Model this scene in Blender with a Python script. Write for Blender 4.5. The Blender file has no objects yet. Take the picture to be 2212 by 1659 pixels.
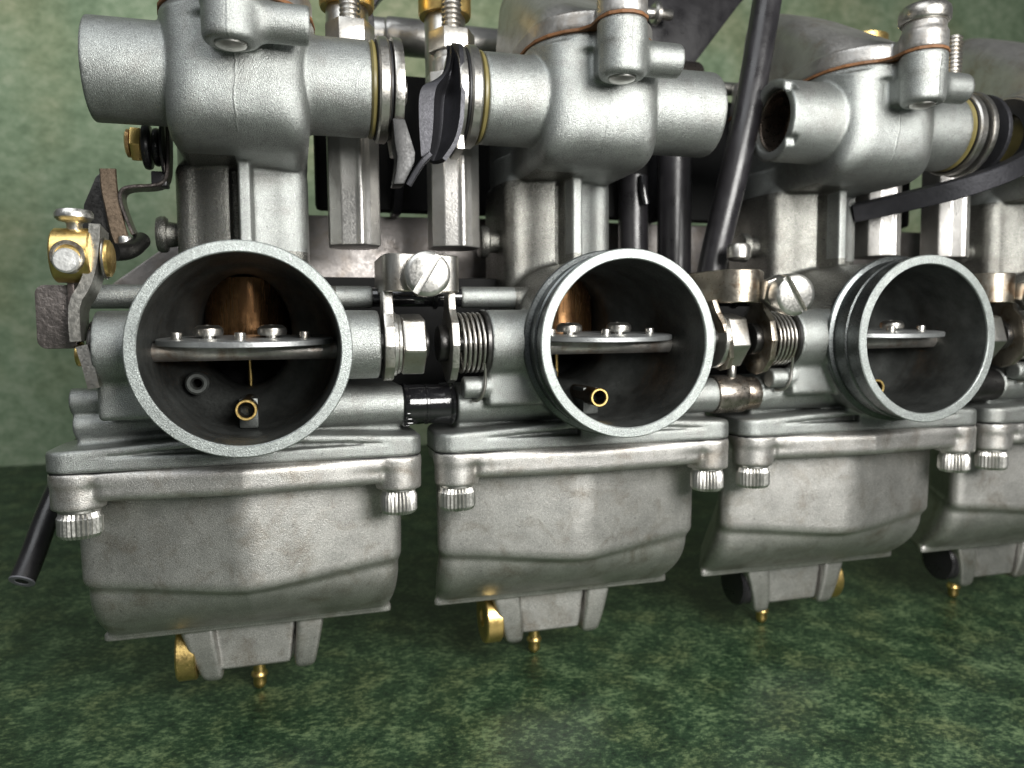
import bpy, bmesh, math, random
import numpy as np
from mathutils import Vector, Matrix
R = math.radians
random.seed(7); rng = np.random.RandomState(7)
scene = bpy.context.scene
COL = scene.collection
# units: 1 Blender unit = 1 centimetre.  X runs along the carburettor bank, Y away from the viewer, Z up.
PITCH = 9.698

# ------------------------------------------------------------------ camera
cam = bpy.data.cameras.new('camera'); cam_o = bpy.data.objects.new('camera', cam); COL.objects.link(cam_o)
cam.sensor_width = 36; cam.sensor_fit = 'HORIZONTAL'; cam.lens = 36 * 1653.5 / 2212
yaw, pit, rol = R(15.919), R(4.102), R(-0.533)
fw = Vector((math.sin(yaw) * math.cos(pit), math.cos(yaw) * math.cos(pit), -math.sin(pit)))
r0 = Vector((math.cos(yaw), -math.sin(yaw), 0)); u0 = r0.cross(fw)
rt = r0 * math.cos(rol) + u0 * math.sin(rol); up = -r0 * math.sin(rol) + u0 * math.cos(rol)
M = Matrix((rt, up, -fw)).transposed().to_4x4(); M.translation = Vector((1.127, -18.587, 0.413))
cam_o.matrix_world = M
cam.clip_start = 0.5; cam.clip_end = 1000
cam.dof.use_dof = True; cam.dof.focus_distance = 19.6
cam.dof.aperture_fstop = 0.001 * cam.lens / 0.17
scene.camera = cam_o

# ------------------------------------------------------------------ world and lamps
w = bpy.data.worlds.new('World'); scene.world = w; w.use_nodes = True
bg = w.node_tree.nodes['Background']; bg.inputs[0].default_value = (0.90, 0.95, 0.97, 1); bg.inputs[1].default_value = 0.10
def area(name, loc, target, size, power, color, sy=None):
    l = bpy.data.lights.new(name, 'AREA'); l.energy = power; l.color = color
    l.shape = 'RECTANGLE'; l.size = size; l.size_y = sy or size
    o = bpy.data.objects.new(name, l); COL.objects.link(o); o.location = loc
    o.rotation_euler = (Vector(target) - Vector(loc)).to_track_quat('-Z', 'Y').to_euler()
    return o
area('work_lamp', (18, -30, 11), (8, 3, -1), 22, 27500, (1.0, 0.985, 0.95), 16)
area('fill_light', (-18, -22, 46), (0, 25, 3), 40, 17000, (0.95, 0.98, 1.0))  # unseen fill light added to soften shadows and lift the wall
scene.view_settings.view_transform = 'Standard'; scene.view_settings.look = 'None'
scene.view_settings.exposure = 0; scene.view_settings.gamma = 1

# ------------------------------------------------------------------ materials
def nodes(name):
    m = bpy.data.materials.new(name); m.use_nodes = True
    nt = m.node_tree; return m, nt, nt.nodes['Principled BSDF']
def N(nt, t, **kw):
    n = nt.nodes.new(t)
    for k, v in kw.items():
        if k in n.inputs.keys(): n.inputs[k].default_value = v
        else: setattr(n, k, v)
    return n
def ramp(nt, src, stops):
    r = nt.nodes.new('ShaderNodeValToRGB'); e = r.color_ramp.elements
    e[0].position, e[0].color = stops[0][0], stops[0][1]
    e[1].position, e[1].color = stops[-1][0], stops[-1][1]
    for p, c in stops[1:-1]:
        q = e.new(p); q.color = c
    nt.links.new(src, r.inputs[0]); return r
def g(v, a=1): return (v, v, v, a)

def metal(name, col, rough=.45, metallic=.9, grain=.25, gscale=28, stain=None, stain_amt=.5, stain_scale=.9, vary=.18, seam=False, streak=None, pits=0, spec=.5):
    m, nt, b = nodes(name); L = nt.links.new
    tc = nt.nodes.new('ShaderNodeTexCoord').outputs['Object']
    b.inputs['Metallic'].default_value = metallic
    oi = nt.nodes.new('ShaderNodeObjectInfo')      # every individual gets its own stains and wear
    of_ = nt.nodes.new('ShaderNodeVectorMath'); of_.operation = 'MULTIPLY_ADD'
    L(oi.outputs['Random'], of_.inputs[0]); of_.inputs[1].default_value = (41, 23, 17); L(tc, of_.inputs[2]); tv = of_.outputs[0]
    n1 = N(nt, 'ShaderNodeTexNoise', Scale=1.3, Detail=6.0, Roughness=.62); L(tv, n1.inputs['Vector'])
    lo = tuple(c * (1 - vary) for c in col) + (1,); hi = tuple(min(1, c * (1 + vary)) for c in col) + (1,)
    base = ramp(nt, n1.outputs['Fac'], [(.35, lo), (.66, hi)]).outputs[0]
    # fine sparkle of the blasted surface
    n2 = N(nt, 'ShaderNodeTexNoise', Scale=gscale, Detail=3.0, Roughness=.6)
    if streak:
        mp = nt.nodes.new('ShaderNodeMapping'); mp.inputs['Scale'].default_value = streak
        L(tc, mp.inputs['Vector']); L(mp.outputs[0], n2.inputs['Vector'])
    else: L(tc, n2.inputs['Vector'])
    if stain:
        n3 = N(nt, 'ShaderNodeTexNoise', Scale=stain_scale, Detail=7.0, Roughness=.68, Distortion=.5); L(tv, n3.inputs['Vector'])
        f = ramp(nt, n3.outputs['Fac'], [(.50, g(0)), (.68, g(stain_amt))])
        mx = nt.nodes.new('ShaderNodeMix'); mx.data_type = 'RGBA'
        L(f.outputs[0], mx.inputs['Factor']); L(base, mx.inputs[6]); mx.inputs[7].default_value = stain + (1,)
        base = mx.outputs[2]
    if pits:
        v = N(nt, 'ShaderNodeTexNoise', Scale=8.0, Detail=4.0, Roughness=.6); L(tv, v.inputs['Vector'])
        pf = ramp(nt, v.outputs['Fac'], [(.64, g(0)), (.70, g(pits))])
        mx = nt.nodes.new('ShaderNodeMix'); mx.data_type = 'RGBA'
        L(pf.outputs[0], mx.inputs['Factor']); L(base, mx.inputs[6]); mx.inputs[7].default_value = tuple(c * .3 for c in col) + (1,)
        base = mx.outputs[2]
    L(base, b.inputs['Base Color'])
    rr = ramp(nt, n2.outputs['Fac'], [(.25, g(max(.05, rough - .10))), (.75, g(min(1, rough + .12)))])
    if seam:   # smoother, stained finish by rib and barrel; the dark tint also stands for shade
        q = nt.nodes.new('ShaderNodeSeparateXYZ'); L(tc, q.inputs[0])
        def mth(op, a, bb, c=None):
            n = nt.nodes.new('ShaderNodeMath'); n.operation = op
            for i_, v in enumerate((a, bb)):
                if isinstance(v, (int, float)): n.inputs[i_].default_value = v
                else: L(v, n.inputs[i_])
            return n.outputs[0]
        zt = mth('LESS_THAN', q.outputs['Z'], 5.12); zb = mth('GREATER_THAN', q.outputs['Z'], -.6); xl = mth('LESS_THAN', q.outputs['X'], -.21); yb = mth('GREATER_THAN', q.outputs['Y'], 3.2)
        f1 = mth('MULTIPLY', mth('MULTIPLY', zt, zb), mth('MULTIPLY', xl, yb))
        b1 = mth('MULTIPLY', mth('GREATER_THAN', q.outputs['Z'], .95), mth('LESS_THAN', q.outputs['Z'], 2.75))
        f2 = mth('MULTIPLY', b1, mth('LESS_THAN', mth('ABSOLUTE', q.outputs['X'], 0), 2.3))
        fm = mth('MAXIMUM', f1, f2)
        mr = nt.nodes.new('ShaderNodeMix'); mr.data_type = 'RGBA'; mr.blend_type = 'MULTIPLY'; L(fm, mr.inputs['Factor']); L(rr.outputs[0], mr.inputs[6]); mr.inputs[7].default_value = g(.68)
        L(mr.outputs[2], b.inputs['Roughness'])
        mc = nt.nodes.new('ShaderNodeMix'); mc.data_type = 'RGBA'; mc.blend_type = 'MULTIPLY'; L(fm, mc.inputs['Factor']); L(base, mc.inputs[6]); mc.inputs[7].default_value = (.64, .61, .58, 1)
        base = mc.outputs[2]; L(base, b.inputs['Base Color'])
    else: L(rr.outputs[0], b.inputs['Roughness'])
    h = n2.outputs['Fac']
    if gscale >= 30:   # blasted sparkle in the colour too
        n6 = N(nt, 'ShaderNodeTexNoise', Scale=gscale * 1.3, Detail=2.0, Roughness=.7); L(tc, n6.inputs['Vector'])
        sp = ramp(nt, n6.outputs['Fac'], [(.33, g(.66)), (.5, g(1)), (.70, g(1.6))])
        mx = nt.nodes.new('ShaderNodeMix'); mx.data_type = 'RGBA'; mx.blend_type = 'MULTIPLY'; mx.inputs['Factor'].default_value = 1
        L(base, mx.inputs[6]); L(sp.outputs[0], mx.inputs[7]); L(mx.outputs[2], b.inputs['Base Color'])
    bump = N(nt, 'ShaderNodeBump', Strength=grain, Distance=.03); L(h, bump.inputs['Height'])
    last = bump
    if seam:   # raised parting line of the casting, down the front of the chamber
        sx = nt.nodes.new('ShaderNodeSeparateXYZ'); L(tc, sx.inputs[0])
        nz = N(nt, 'ShaderNodeTexNoise', Scale=1.8, Detail=3.0); L(tc, nz.inputs['Vector'])
        a = N(nt, 'ShaderNodeMath', operation='MULTIPLY_ADD'); L(nz.outputs['Fac'], a.inputs[0]); a.inputs[1].default_value = .22; a.inputs[2].default_value = -.16
        d = N(nt, 'ShaderNodeMath', operation='SUBTRACT'); L(sx.outputs['X'], d.inputs[0]); L(a.outputs[0], d.inputs[1])
        ab = N(nt, 'ShaderNodeMath', operation='ABSOLUTE'); L(d.outputs[0], ab.inputs[0])
        rg = N(nt, 'ShaderNodeMapRange'); rg.inputs['From Min'].default_value = .0; rg.inputs['From Max'].default_value = .045
        rg.inputs['To Min'].default_value = 1; rg.inputs['To Max'].default_value = 0; L(ab.outputs[0], rg.inputs['Value'])
        zm = N(nt, 'ShaderNodeMath', operation='GREATER_THAN'); L(sx.outputs['Z'], zm.inputs[0]); zm.inputs[1].default_value = 5.35
        n4 = N(nt, 'ShaderNodeTexNoise', Scale=5.0, Detail=2.0); L(tc, n4.inputs['Vector'])
        m1 = N(nt, 'ShaderNodeMath', operation='MULTIPLY'); L(rg.outputs[0], m1.inputs[0]); L(zm.outputs[0], m1.inputs[1])
        m2 = N(nt, 'ShaderNodeMath', operation='MULTIPLY'); L(m1.outputs[0], m2.inputs[0]); L(n4.outputs['Fac'], m2.inputs[1])
        b2 = N(nt, 'ShaderNodeBump', Strength=.5, Distance=.03); L(m2.outputs[0], b2.inputs['Height']); L(bump.outputs[0], b2.inputs['Normal'])
        last = b2
    # slow unevenness
    n5 = N(nt, 'ShaderNodeTexNoise', Scale=2.2, Detail=3.0); L(tv, n5.inputs['Vector'])
    b3 = N(nt, 'ShaderNodeBump', Strength=.12, Distance=.05); L(n5.outputs['Fac'], b3.inputs['Height']); L(last.outputs[0], b3.inputs['Normal'])
    L(b3.outputs[0], b.inputs['Normal'])
    return m
def plain(name, col, rough=.4, metallic=0, grain=.1, gscale=20, coat=0):
    m, nt, b = nodes(name); L = nt.links.new
    tc = nt.nodes.new('ShaderNodeTexCoord').outputs['Object']
    n = N(nt, 'ShaderNodeTexNoise', Scale=gscale, Detail=4.0); L(tc, n.inputs['Vector'])
    n1 = N(nt, 'ShaderNodeTexNoise', Scale=1.5, Detail=4.0); L(tc, n1.inputs['Vector'])
    L(ramp(nt, n1.outputs['Fac'], [(.35, tuple(c * .8 for c in col) + (1,)), (.65, tuple(c * 1.2 for c in col) + (1,))]).outputs[0], b.inputs['Base Color'])
    L(ramp(nt, n1.outputs['Fac'], [(.3, g(rough * .75)), (.7, g(min(1, rough * 1.25)))]).outputs[0], b.inputs['Roughness'])
    b.inputs['Metallic'].default_value = metallic
    bp = N(nt, 'ShaderNodeBump', Strength=grain, Distance=.03); L(n.outputs['Fac'], bp.inputs['Height']); L(bp.outputs[0], b.inputs['Normal'])
    if coat: b.inputs['Coat Weight'].default_value = coat; b.inputs['Coat Roughness'].default_value = .08
    return m
MAT = {}
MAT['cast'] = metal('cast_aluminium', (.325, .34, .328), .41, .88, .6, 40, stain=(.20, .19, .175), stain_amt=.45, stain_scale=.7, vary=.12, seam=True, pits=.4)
MAT['bowl'] = metal('bowl_aluminium', (.47, .46, .44), .41, .87, .35, 38, stain=(.24, .20, .155), stain_amt=.58, stain_scale=.95, vary=.14, pits=.5)
MAT['machined'] = metal('machined_aluminium', (.33, .355, .345), .46, .85, .5, 36, vary=.10, pits=.3)
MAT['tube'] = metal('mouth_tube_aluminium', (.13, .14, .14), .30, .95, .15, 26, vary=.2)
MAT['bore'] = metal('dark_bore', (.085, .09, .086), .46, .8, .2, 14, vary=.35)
MAT['cover'] = metal('cover_aluminium', (.40, .39, .375), .42, .85, .10, 12, stain=(.20, .14, .08), stain_amt=.5, vary=.12)
MAT['post'] = metal('post_aluminium', (.52, .51, .49), .36, .9, .25, 16, stain=(.3, .27, .24), stain_amt=.3, vary=.10)
MAT['steel'] = metal('plated_steel', (.50, .485, .455), .34, 1, .05, 24, stain=(.34, .25, .14), stain_amt=.35, vary=.12)
MAT['oldsteel'] = metal('stained_steel', (.40, .36, .30), .34, 1, .10, 18, stain=(.16, .09, .04), stain_amt=.85, stain_scale=1.6, vary=.2)
MAT['bright'] = metal('bright_screw', (.60, .59, .56), .36, 1, .04, 16, vary=.06)
MAT['darksteel'] = metal('dark_steel', (.07, .068, .066), .34, .9, .2, 12, vary=.25)
MAT['bronze'] = metal('brown_lever', (.16, .12, .085), .38, .9, .2, 12, vary=.25)
MAT['rough_tab'] = metal('rough_tab', (.17, .15, .14), .45, .8, .9, 9, vary=.15)
MAT['brass'] = metal('brass', (.76, .55, .21), .36, 1, .05, 14, stain=(.34, .19, .06), stain_amt=.3, stain_scale=1.5, vary=.12)
MAT['brownslide'] = metal('varnished_slide', (.22, .115, .05), .24, .9, .12, 3, vary=.25, streak=(5, 1, .3))
MAT['gasket'] = plain('paper_gasket', (.16, .07, .025), .7, 0, .6, 9)
MAT['seal'] = plain('seal', (.15, .125, .045), .35, 0, .15, 9)
MAT['black'] = plain('black_gap', (.008, .008, .009), .5)
MAT['rubber'] = plain('black_rubber', (.016, .015, .017), .33, 0, .15, 10)
MAT['gloss'] = plain('gloss_black', (.008, .008, .009), .12, 0, .35, 5, coat=.5)
MAT['dull'] = plain('shaded_black', (.012, .012, .012), .95)  # matte black with the shade of the rear gaps put into its colour
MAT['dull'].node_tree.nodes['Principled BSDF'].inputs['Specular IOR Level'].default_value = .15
MAT['satin'] = metal('satin_black', (.048, .048, .054), .44, .75, .2, 14, vary=.15)

def mat_cloth(name, dark, mid, lite, scale, rough, spk, brown=.7):
    m, nt, b = nodes(name); L = nt.links.new
    tc = nt.nodes.new('ShaderNodeTexCoord').outputs['Object']
    mp = nt.nodes.new('ShaderNodeMapping'); mp.inputs['Rotation'].default_value = (0, 0, R(28)); mp.inputs['Scale'].default_value = (1.0, 1.5, 1.5)
    L(tc, mp.inputs['Vector'])
    n1 = N(nt, 'ShaderNodeTexNoise', Scale=scale, Detail=14.0, Roughness=.80); L(mp.outputs[0], n1.inputs['Vector'])
    n2 = N(nt, 'ShaderNodeTexNoise', Scale=scale * .22, Detail=4.0, Roughness=.6); L(tc, n2.inputs['Vector'])
    add = N(nt, 'ShaderNodeMath', operation='MULTIPLY_ADD'); L(n2.outputs['Fac'], add.inputs[0]); add.inputs[1].default_value = .37
    s = N(nt, 'ShaderNodeMath', operation='MULTIPLY'); L(n1.outputs['Fac'], s.inputs[0]); s.inputs[1].default_value = .89; L(s.outputs[0], add.inputs[2])
    c = ramp(nt, add.outputs[0], [(.52, dark), (.63, mid), (.75, lite)])
    n3 = N(nt, 'ShaderNodeTexNoise', Scale=scale * 4.5, Detail=4.0, Roughness=.75); L(tc, n3.inputs['Vector'])
    f = ramp(nt, n3.outputs['Fac'], [(.58, g(0)), (.74, g(spk))])
    mx = nt.nodes.new('ShaderNodeMix'); mx.data_type = 'RGBA'
    L(f.outputs[0], mx.inputs['Factor']); L(c.outputs[0], mx.inputs[6]); mx.inputs[7].default_value = lite
    # brownish cast patches
    n4 = N(nt, 'ShaderNodeTexNoise', Scale=scale * .12, Detail=3.0); L(tc, n4.inputs['Vector'])
    f4 = ramp(nt, n4.outputs['Fac'], [(.46, g(0)), (.62, g(brown))])
    mx2 = nt.nodes.new('ShaderNodeMix'); mx2.data_type = 'RGBA'; mx2.blend_type = 'MULTIPLY'
    L(f4.outputs[0], mx2.inputs['Factor']); L(mx.outputs[2], mx2.inputs[6]); mx2.inputs[7].default_value = (1.25, .88, .70, 1)
    L(mx2.outputs[2], b.inputs['Base Color']); b.inputs['Roughness'].default_value = rough
    bp = N(nt, 'ShaderNodeBump', Strength=.2, Distance=.02); L(n3.outputs['Fac'], bp.inputs['Height']); L(bp.outputs[0], b.inputs['Normal'])
    return m
MAT['floor'] = mat_cloth('green_marbled_mat', (.003, .011, .006, 1), (.016, .040, .018, 1), (.12, .175, .085, 1), 3.9, .42, .8, .4)
MAT['wall'] = mat_cloth('green_backdrop', (.20, .28, .165, 1), (.29, .385, .24, 1), (.42, .50, .34, 1), .9, .75, .4, .35)

# ------------------------------------------------------------------ mesh helpers
def finish(me, mat, ang=35):
    me.materials.append(mat)
    me.polygons.foreach_set('use_smooth', [True] * len(me.polygons))
    me.set_sharp_from_angle(angle=R(ang)); me.update(); return me
AX = {'X': Matrix(((0, 0, 1), (1, 0, 0), (0, 1, 0))).to_4x4(),   # local z -> X, x -> Y, y -> Z
      'Y': Matrix(((1, 0, 0), (0, 0, 1), (0, -1, 0))).to_4x4(),  # local z -> Y, y -> -Z
      'Z': Matrix.Identity(4)}
class MB:
    def __init__(s): s.bm = bmesh.new()
    def _put(s, verts, faces, mx):
        vs = [s.bm.verts.new(mx @ Vector(v)) for v in verts]
        for f in faces:
            try: s.bm.faces.new([vs[i] for i in f])
            except ValueError: pass
        return vs
    def lathe(s, prof, axis='Z', at=(0, 0, 0), seg=48, closed=False, rot=None, ell=(1, 1)):
        """prof: list of (r, h).  closed: ring profile, else ends are capped if r > 0"""
        mx = Matrix.Translation(at) @ (rot.to_4x4() if rot is not None else AX[axis])
        verts, faces = [], []; n = len(prof)
        for r, h in prof:
            for i in range(seg):
                a = 2 * math.pi * i / seg; verts.append((r * math.cos(a) * ell[0], r * math.sin(a) * ell[1], h))
        for j in range(n if closed else n - 1):
            k = (j + 1) % n
            for i in range(seg):
                i2 = (i + 1) % seg
                faces.append((j * seg + i, j * seg + i2, k * seg + i2, k * seg + i))
        if not closed:
            faces.append(tuple(range(seg - 1, -1, -1))); faces.append(tuple((n - 1) * seg + i for i in range(seg)))
        s._put(verts, faces, mx); return s
    def cyl(s, r, h0, h1, axis='Z', at=(0, 0, 0), seg=40, ch=.04, rot=None):
        ch = min(ch, abs(h1 - h0) * .4, r * .4)
        return s.lathe([(r - ch, h0), (r - ch * .3, h0 + ch * .3), (r, h0 + ch), (r, h1 - ch), (r - ch * .3, h1 - ch * .3), (r - ch, h1)], axis, at, seg, rot=rot)
    def ring(s, ro, ri, h0, h1, axis='Z', at=(0, 0, 0), seg=56, ch=.02, rot=None):
        return s.lathe([(ri, h0 + ch), (ri + ch, h0), (ro - ch, h0), (ro, h0 + ch), (ro, h1 - ch), (ro - ch, h1), (ri + ch, h1), (ri, h1 - ch)], axis, at, seg, closed=True, rot=rot)
    def prism(s, poly, h0, h1, axis='Z', at=(0, 0, 0), bevel=.03, rot=None, seg=2):
        mx = Matrix.Translation(at) @ (rot.to_4x4() if rot is not None else AX[axis])
        n = len(poly)
        verts = [(p[0], p[1], h0) for p in poly] + [(p[0], p[1], h1) for p in poly]
        faces = [tuple(range(n - 1, -1, -1)), tuple(range(n, 2 * n))] + [(i, (i + 1) % n, n + (i + 1) % n, n + i) for i in range(n)]
        b = bmesh.new(); vs = [b.verts.new(v) for v in verts]
        for f in faces: b.faces.new([vs[i] for i in f])
        bmesh.ops.recalc_face_normals(b, faces=b.faces)
        if bevel: bmesh.ops.bevel(b, geom=list(b.edges), offset=bevel, segments=seg, profile=.6, affect='EDGES', clamp_overlap=True)
        b.transform(mx); me = bpy.data.meshes.new('t'); b.to_mesh(me); b.free(); s.bm.from_mesh(me); bpy.data.meshes.remove(me); return s
    def box(s, a, b, bevel=.03, rot=None, at=None):
        (x0, y0, z0), (x1, y1, z1) = a, b
        return s.prism([(x0, y0), (x1, y0), (x1, y1), (x0, y1)], z0, z1, 'Z', at or (0, 0, 0), bevel, rot)
    def sweep(s, pts, sec, closed_sec=True, up=(0, 0, 1), smooth=0):
        """sweep a 2-D section [(side, up)] along pts with a fixed up hint"""
        P = [Vector(p) for p in pts]
        for _ in range(smooth):
            Q = [P[0]]
            for a, b in zip(P[:-1], P[1:]): Q += [a * .75 + b * .25, a * .25 + b * .75]
            P = Q + [P[-1]]
        rings = []; u = Vector(up)
        for i, p in enumerate(P):
            t = (P[min(i + 1, len(P) - 1)] - P[max(i - 1, 0)]).normalized()
            sd = t.cross(u)
            if sd.length < 1e-4: sd = Vector((1, 0, 0))
            sd.normalize(); v = sd.cross(t).normalized(); u = v if smooth == 0 or True else u
            rings.append([s.bm.verts.new(p + sd * a + v * b) for a, b in sec])
        m = len(sec)
        for A, B in zip(rings[:-1], rings[1:]):
            for i in range(m): s.bm.faces.new((A[i], A[(i + 1) % m], B[(i + 1) % m], B[i]))
        s.bm.faces.new(rings[0][::-1]); s.bm.faces.new(rings[-1]); return s
    def tube(s, pts, r, seg=14, smooth=2, up=(0, 0, 1)):
        return s.sweep(pts, [(r * math.cos(2 * math.pi * i / seg), r * math.sin(2 * math.pi * i / seg)) for i in range(seg)], smooth=smooth, up=up)
    def strip(s, pts, width, thick, up=(0, 0, 1), smooth=0):
        a, b, c = thick / 2, width / 2, min(thick * .25, .03)
        return s.sweep(pts, [(-a, -b + c), (-a + c, -b), (a - c, -b), (a, -b + c), (a, b - c), (a - c, b), (-a + c, b), (-a, b - c)], smooth=smooth, up=up)
    def mesh(s, name, mat, ang=35):
        bmesh.ops.recalc_face_normals(s.bm, faces=s.bm.faces)
        me = bpy.data.meshes.new(name); s.bm.to_mesh(me); s.bm.free(); return finish(me, mat, ang)

def hexpoly(r, rot=0): return [(r * math.cos(R(60 * i + rot)), r * math.sin(R(60 * i + rot))) for i in range(6)]
def rrect(x0, y0, x1, y1, r, n=6):
    p = []
    for cx, cy, a0 in ((x1 - r, y0 + r, -90), (x1 - r, y1 - r, 0), (x0 + r, y1 - r, 90), (x0 + r, y0 + r, 180)):
        for i in range(n + 1):
            a = R(a0 + 90 * i / n); p.append((cx + r * math.cos(a), cy + r * math.sin(a)))
    return p
def thread(r, h0, h1, pitch=.13):
    p = []; h = h0
    while h < h1: p += [(r, h), (r, h + pitch * .25), (r * .84, h + pitch * .5), (r * .84, h + pitch * .6)]; h += pitch
    return p
def screw_prof_knurl(s, r, h0, h1, at, seg_t=30):
    """knurled socket cap: teeth round the rim"""
    verts, faces = [], []; n = seg_t * 2
    lv = [(h0, .86), (h0 + .05, .94), (h0 + .1, 1), (h1 - .14, 1), (h1 - .07, .92), (h1, .90)]
    for h, k in lv:
        for i in range(n):
            rr = r * k * (1 if (i % 2 == 0) else .93); a = 2 * math.pi * i / n
            verts.append((rr * math.cos(a), rr * math.sin(a), h))
    for j in range(len(lv) - 1):
        for i in range(n):
            i2 = (i + 1) % n; faces.append((j * n + i, j * n + i2, (j + 1) * n + i2, (j + 1) * n + i))
    faces.append(tuple(range(n - 1, -1, -1))); faces.append(tuple((len(lv) - 1) * n + i for i in range(n)))
    s._put(verts, faces, Matrix.Translation(at))

# ------------------------------------------------------------------ signed distance fields -> casting meshes
class Field:
    def __init__(s, lo, hi, h):
        s.h = h; s.lo = np.array(lo, np.float32)
        n = [int(math.ceil((b - a) / h)) + 1 for a, b in zip(lo, hi)]
        s.ax = [np.float32(lo[i]) + h * np.arange(n[i], dtype=np.float32) for i in range(3)]
        s.F = np.full(n, 1.0, np.float32)
    def op(s, fn, lo, hi, k=.12, mode='u', m=.35):
        sl = []
        for i in range(3):
            a = max(0, int((lo[i] - m - s.lo[i]) / s.h)); b = min(len(s.ax[i]), int((hi[i] + m - s.lo[i]) / s.h) + 2)
            if b <= a: return
            sl.append(slice(a, b))
        x = s.ax[0][sl[0]][:, None, None]; y = s.ax[1][sl[1]][None, :, None]; z = s.ax[2][sl[2]][None, None, :]
        d = fn(x, y, z); f = s.F[tuple(sl)]
        if mode == 'u': s.F[tuple(sl)] = smin(f, d, k)
        else: s.F[tuple(sl)] = -smin(-f, d, k)
    def mesh(s, name, mat, ang=60):
        F = s.F; ins = F < 0
        cnt = np.zeros(tuple(n - 1 for n in F.shape), np.int8)
        for i in (0, 1):
            for j in (0, 1):
                for k in (0, 1): cnt += ins[i:ins.shape[0] - 1 + i, j:ins.shape[1] - 1 + j, k:ins.shape[2] - 1 + k]
        cells = np.argwhere((cnt > 0) & (cnt < 8)); I, J, K = cells.T
        idx = -np.ones(cnt.shape, np.int32); idx[I, J, K] = np.arange(len(cells))
        c = {(i, j, k): F[I + i, J + j, K + k] for i in (0, 1) for j in (0, 1) for k in (0, 1)}
        acc = np.zeros((len(cells), 3)); num = np.zeros(len(cells))
        for a in c:
            for ax in range(3):
                if a[ax] == 0:
                    b = list(a); b[ax] = 1; b = tuple(b); fa, fb = c[a], c[b]; ch = (fa < 0) != (fb < 0)
                    t = np.where(ch, fa / np.where(ch, fa - fb, 1), 0); p = np.tile(np.array(a, float), (len(cells), 1)); p[:, ax] = t
                    acc[ch] += p[ch]; num += ch
        V = (cells + acc / num[:, None]) * s.h + s.lo
        quads = []
        for ax in range(3):
            sh = [slice(None)] * 3; a = [slice(None)] * 3; b = [slice(None)] * 3
            a[ax] = slice(0, -1); b[ax] = slice(1, None)
            A, B = ins[tuple(a)], ins[tuple(b)]; e = np.argwhere(A != B)
            o1, o2 = [(1, 2), (2, 0), (0, 1)][ax]
            e = e[(e[:, o1] > 0) & (e[:, o2] > 0) & (e[:, o1] < F.shape[o1] - 1) & (e[:, o2] < F.shape[o2] - 1)]
            flip = A[tuple(e.T)]
            q = []
            for d1, d2 in ((-1, -1), (0, -1), (0, 0), (-1, 0)):
                f = e.copy(); f[:, o1] += d1; f[:, o2] += d2; q.append(idx[tuple(f.T)])
            q = np.stack(q, 1); q[~flip] = q[~flip][:, ::-1]; quads.append(q)
        Q = np.concatenate(quads); me = bpy.data.meshes.new(name)
        me.vertices.add(len(V)); me.vertices.foreach_set('co', V.astype(np.float32).ravel())
        me.loops.add(Q.size); me.loops.foreach_set('vertex_index', Q.astype(np.int32).ravel())
        me.polygons.add(len(Q)); me.polygons.foreach_set('loop_start', np.arange(0, Q.size, 4, dtype=np.int32))
        me.update(calc_edges=True); me.validate()
        me.materials.append(mat); me.polygons.foreach_set('use_smooth', [True] * len(me.polygons)); me.update()
        return me
def smin(a, b, k):
    if k <= 0: return np.minimum(a, b)
    h = np.maximum(k - np.abs(a - b), 0) / k
    return np.minimum(a, b) - h * h * k * .25
def smax(a, b, k): return -smin(-a, -b, k)
def cylf(c, r, a0, a1, axis, k=.06):
    def f(x, y, z):
        v = (x, y, z); o = [i for i in range(3) if i != axis]
        d = np.sqrt((v[o[0]] - c[0]) ** 2 + (v[o[1]] - c[1]) ** 2) - r
        t = np.maximum(a0 - v[axis], v[axis] - a1); return smax(d, t, k)
    return f
def CY(F, c, r, a0, a1, axis, k=.12, mode='u', e=.06):
    lo, hi = [0] * 3, [0] * 3; o = [i for i in range(3) if i != axis]
    lo[axis], hi[axis] = a0, a1
    for q, i in enumerate(o): lo[i], hi[i] = c[q] - r, c[q] + r
    F.op(cylf(c, r, a0, a1, axis, e), lo, hi, k, mode)
def BX(F, lo, hi, r=.08, k=.1, mode='u'):
    def f(x, y, z):
        q = []
        for v, a, b in zip((x, y, z), lo, hi): q.append(np.abs(v - (a + b) / 2) - (b - a) / 2 + r)
        out = np.sqrt(np.maximum(q[0], 0) ** 2 + np.maximum(q[1], 0) ** 2 + np.maximum(q[2], 0) ** 2)
        return out + np.minimum(np.maximum(np.maximum(q[0], q[1]), q[2]), 0) - r
    F.op(f, lo, hi, k, mode)
def stadium(x, y, cx, y0, y1, r):
    yy = np.clip(y, y0, y1); return np.sqrt((x - cx) ** 2 + (y - yy) ** 2) - r

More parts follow.
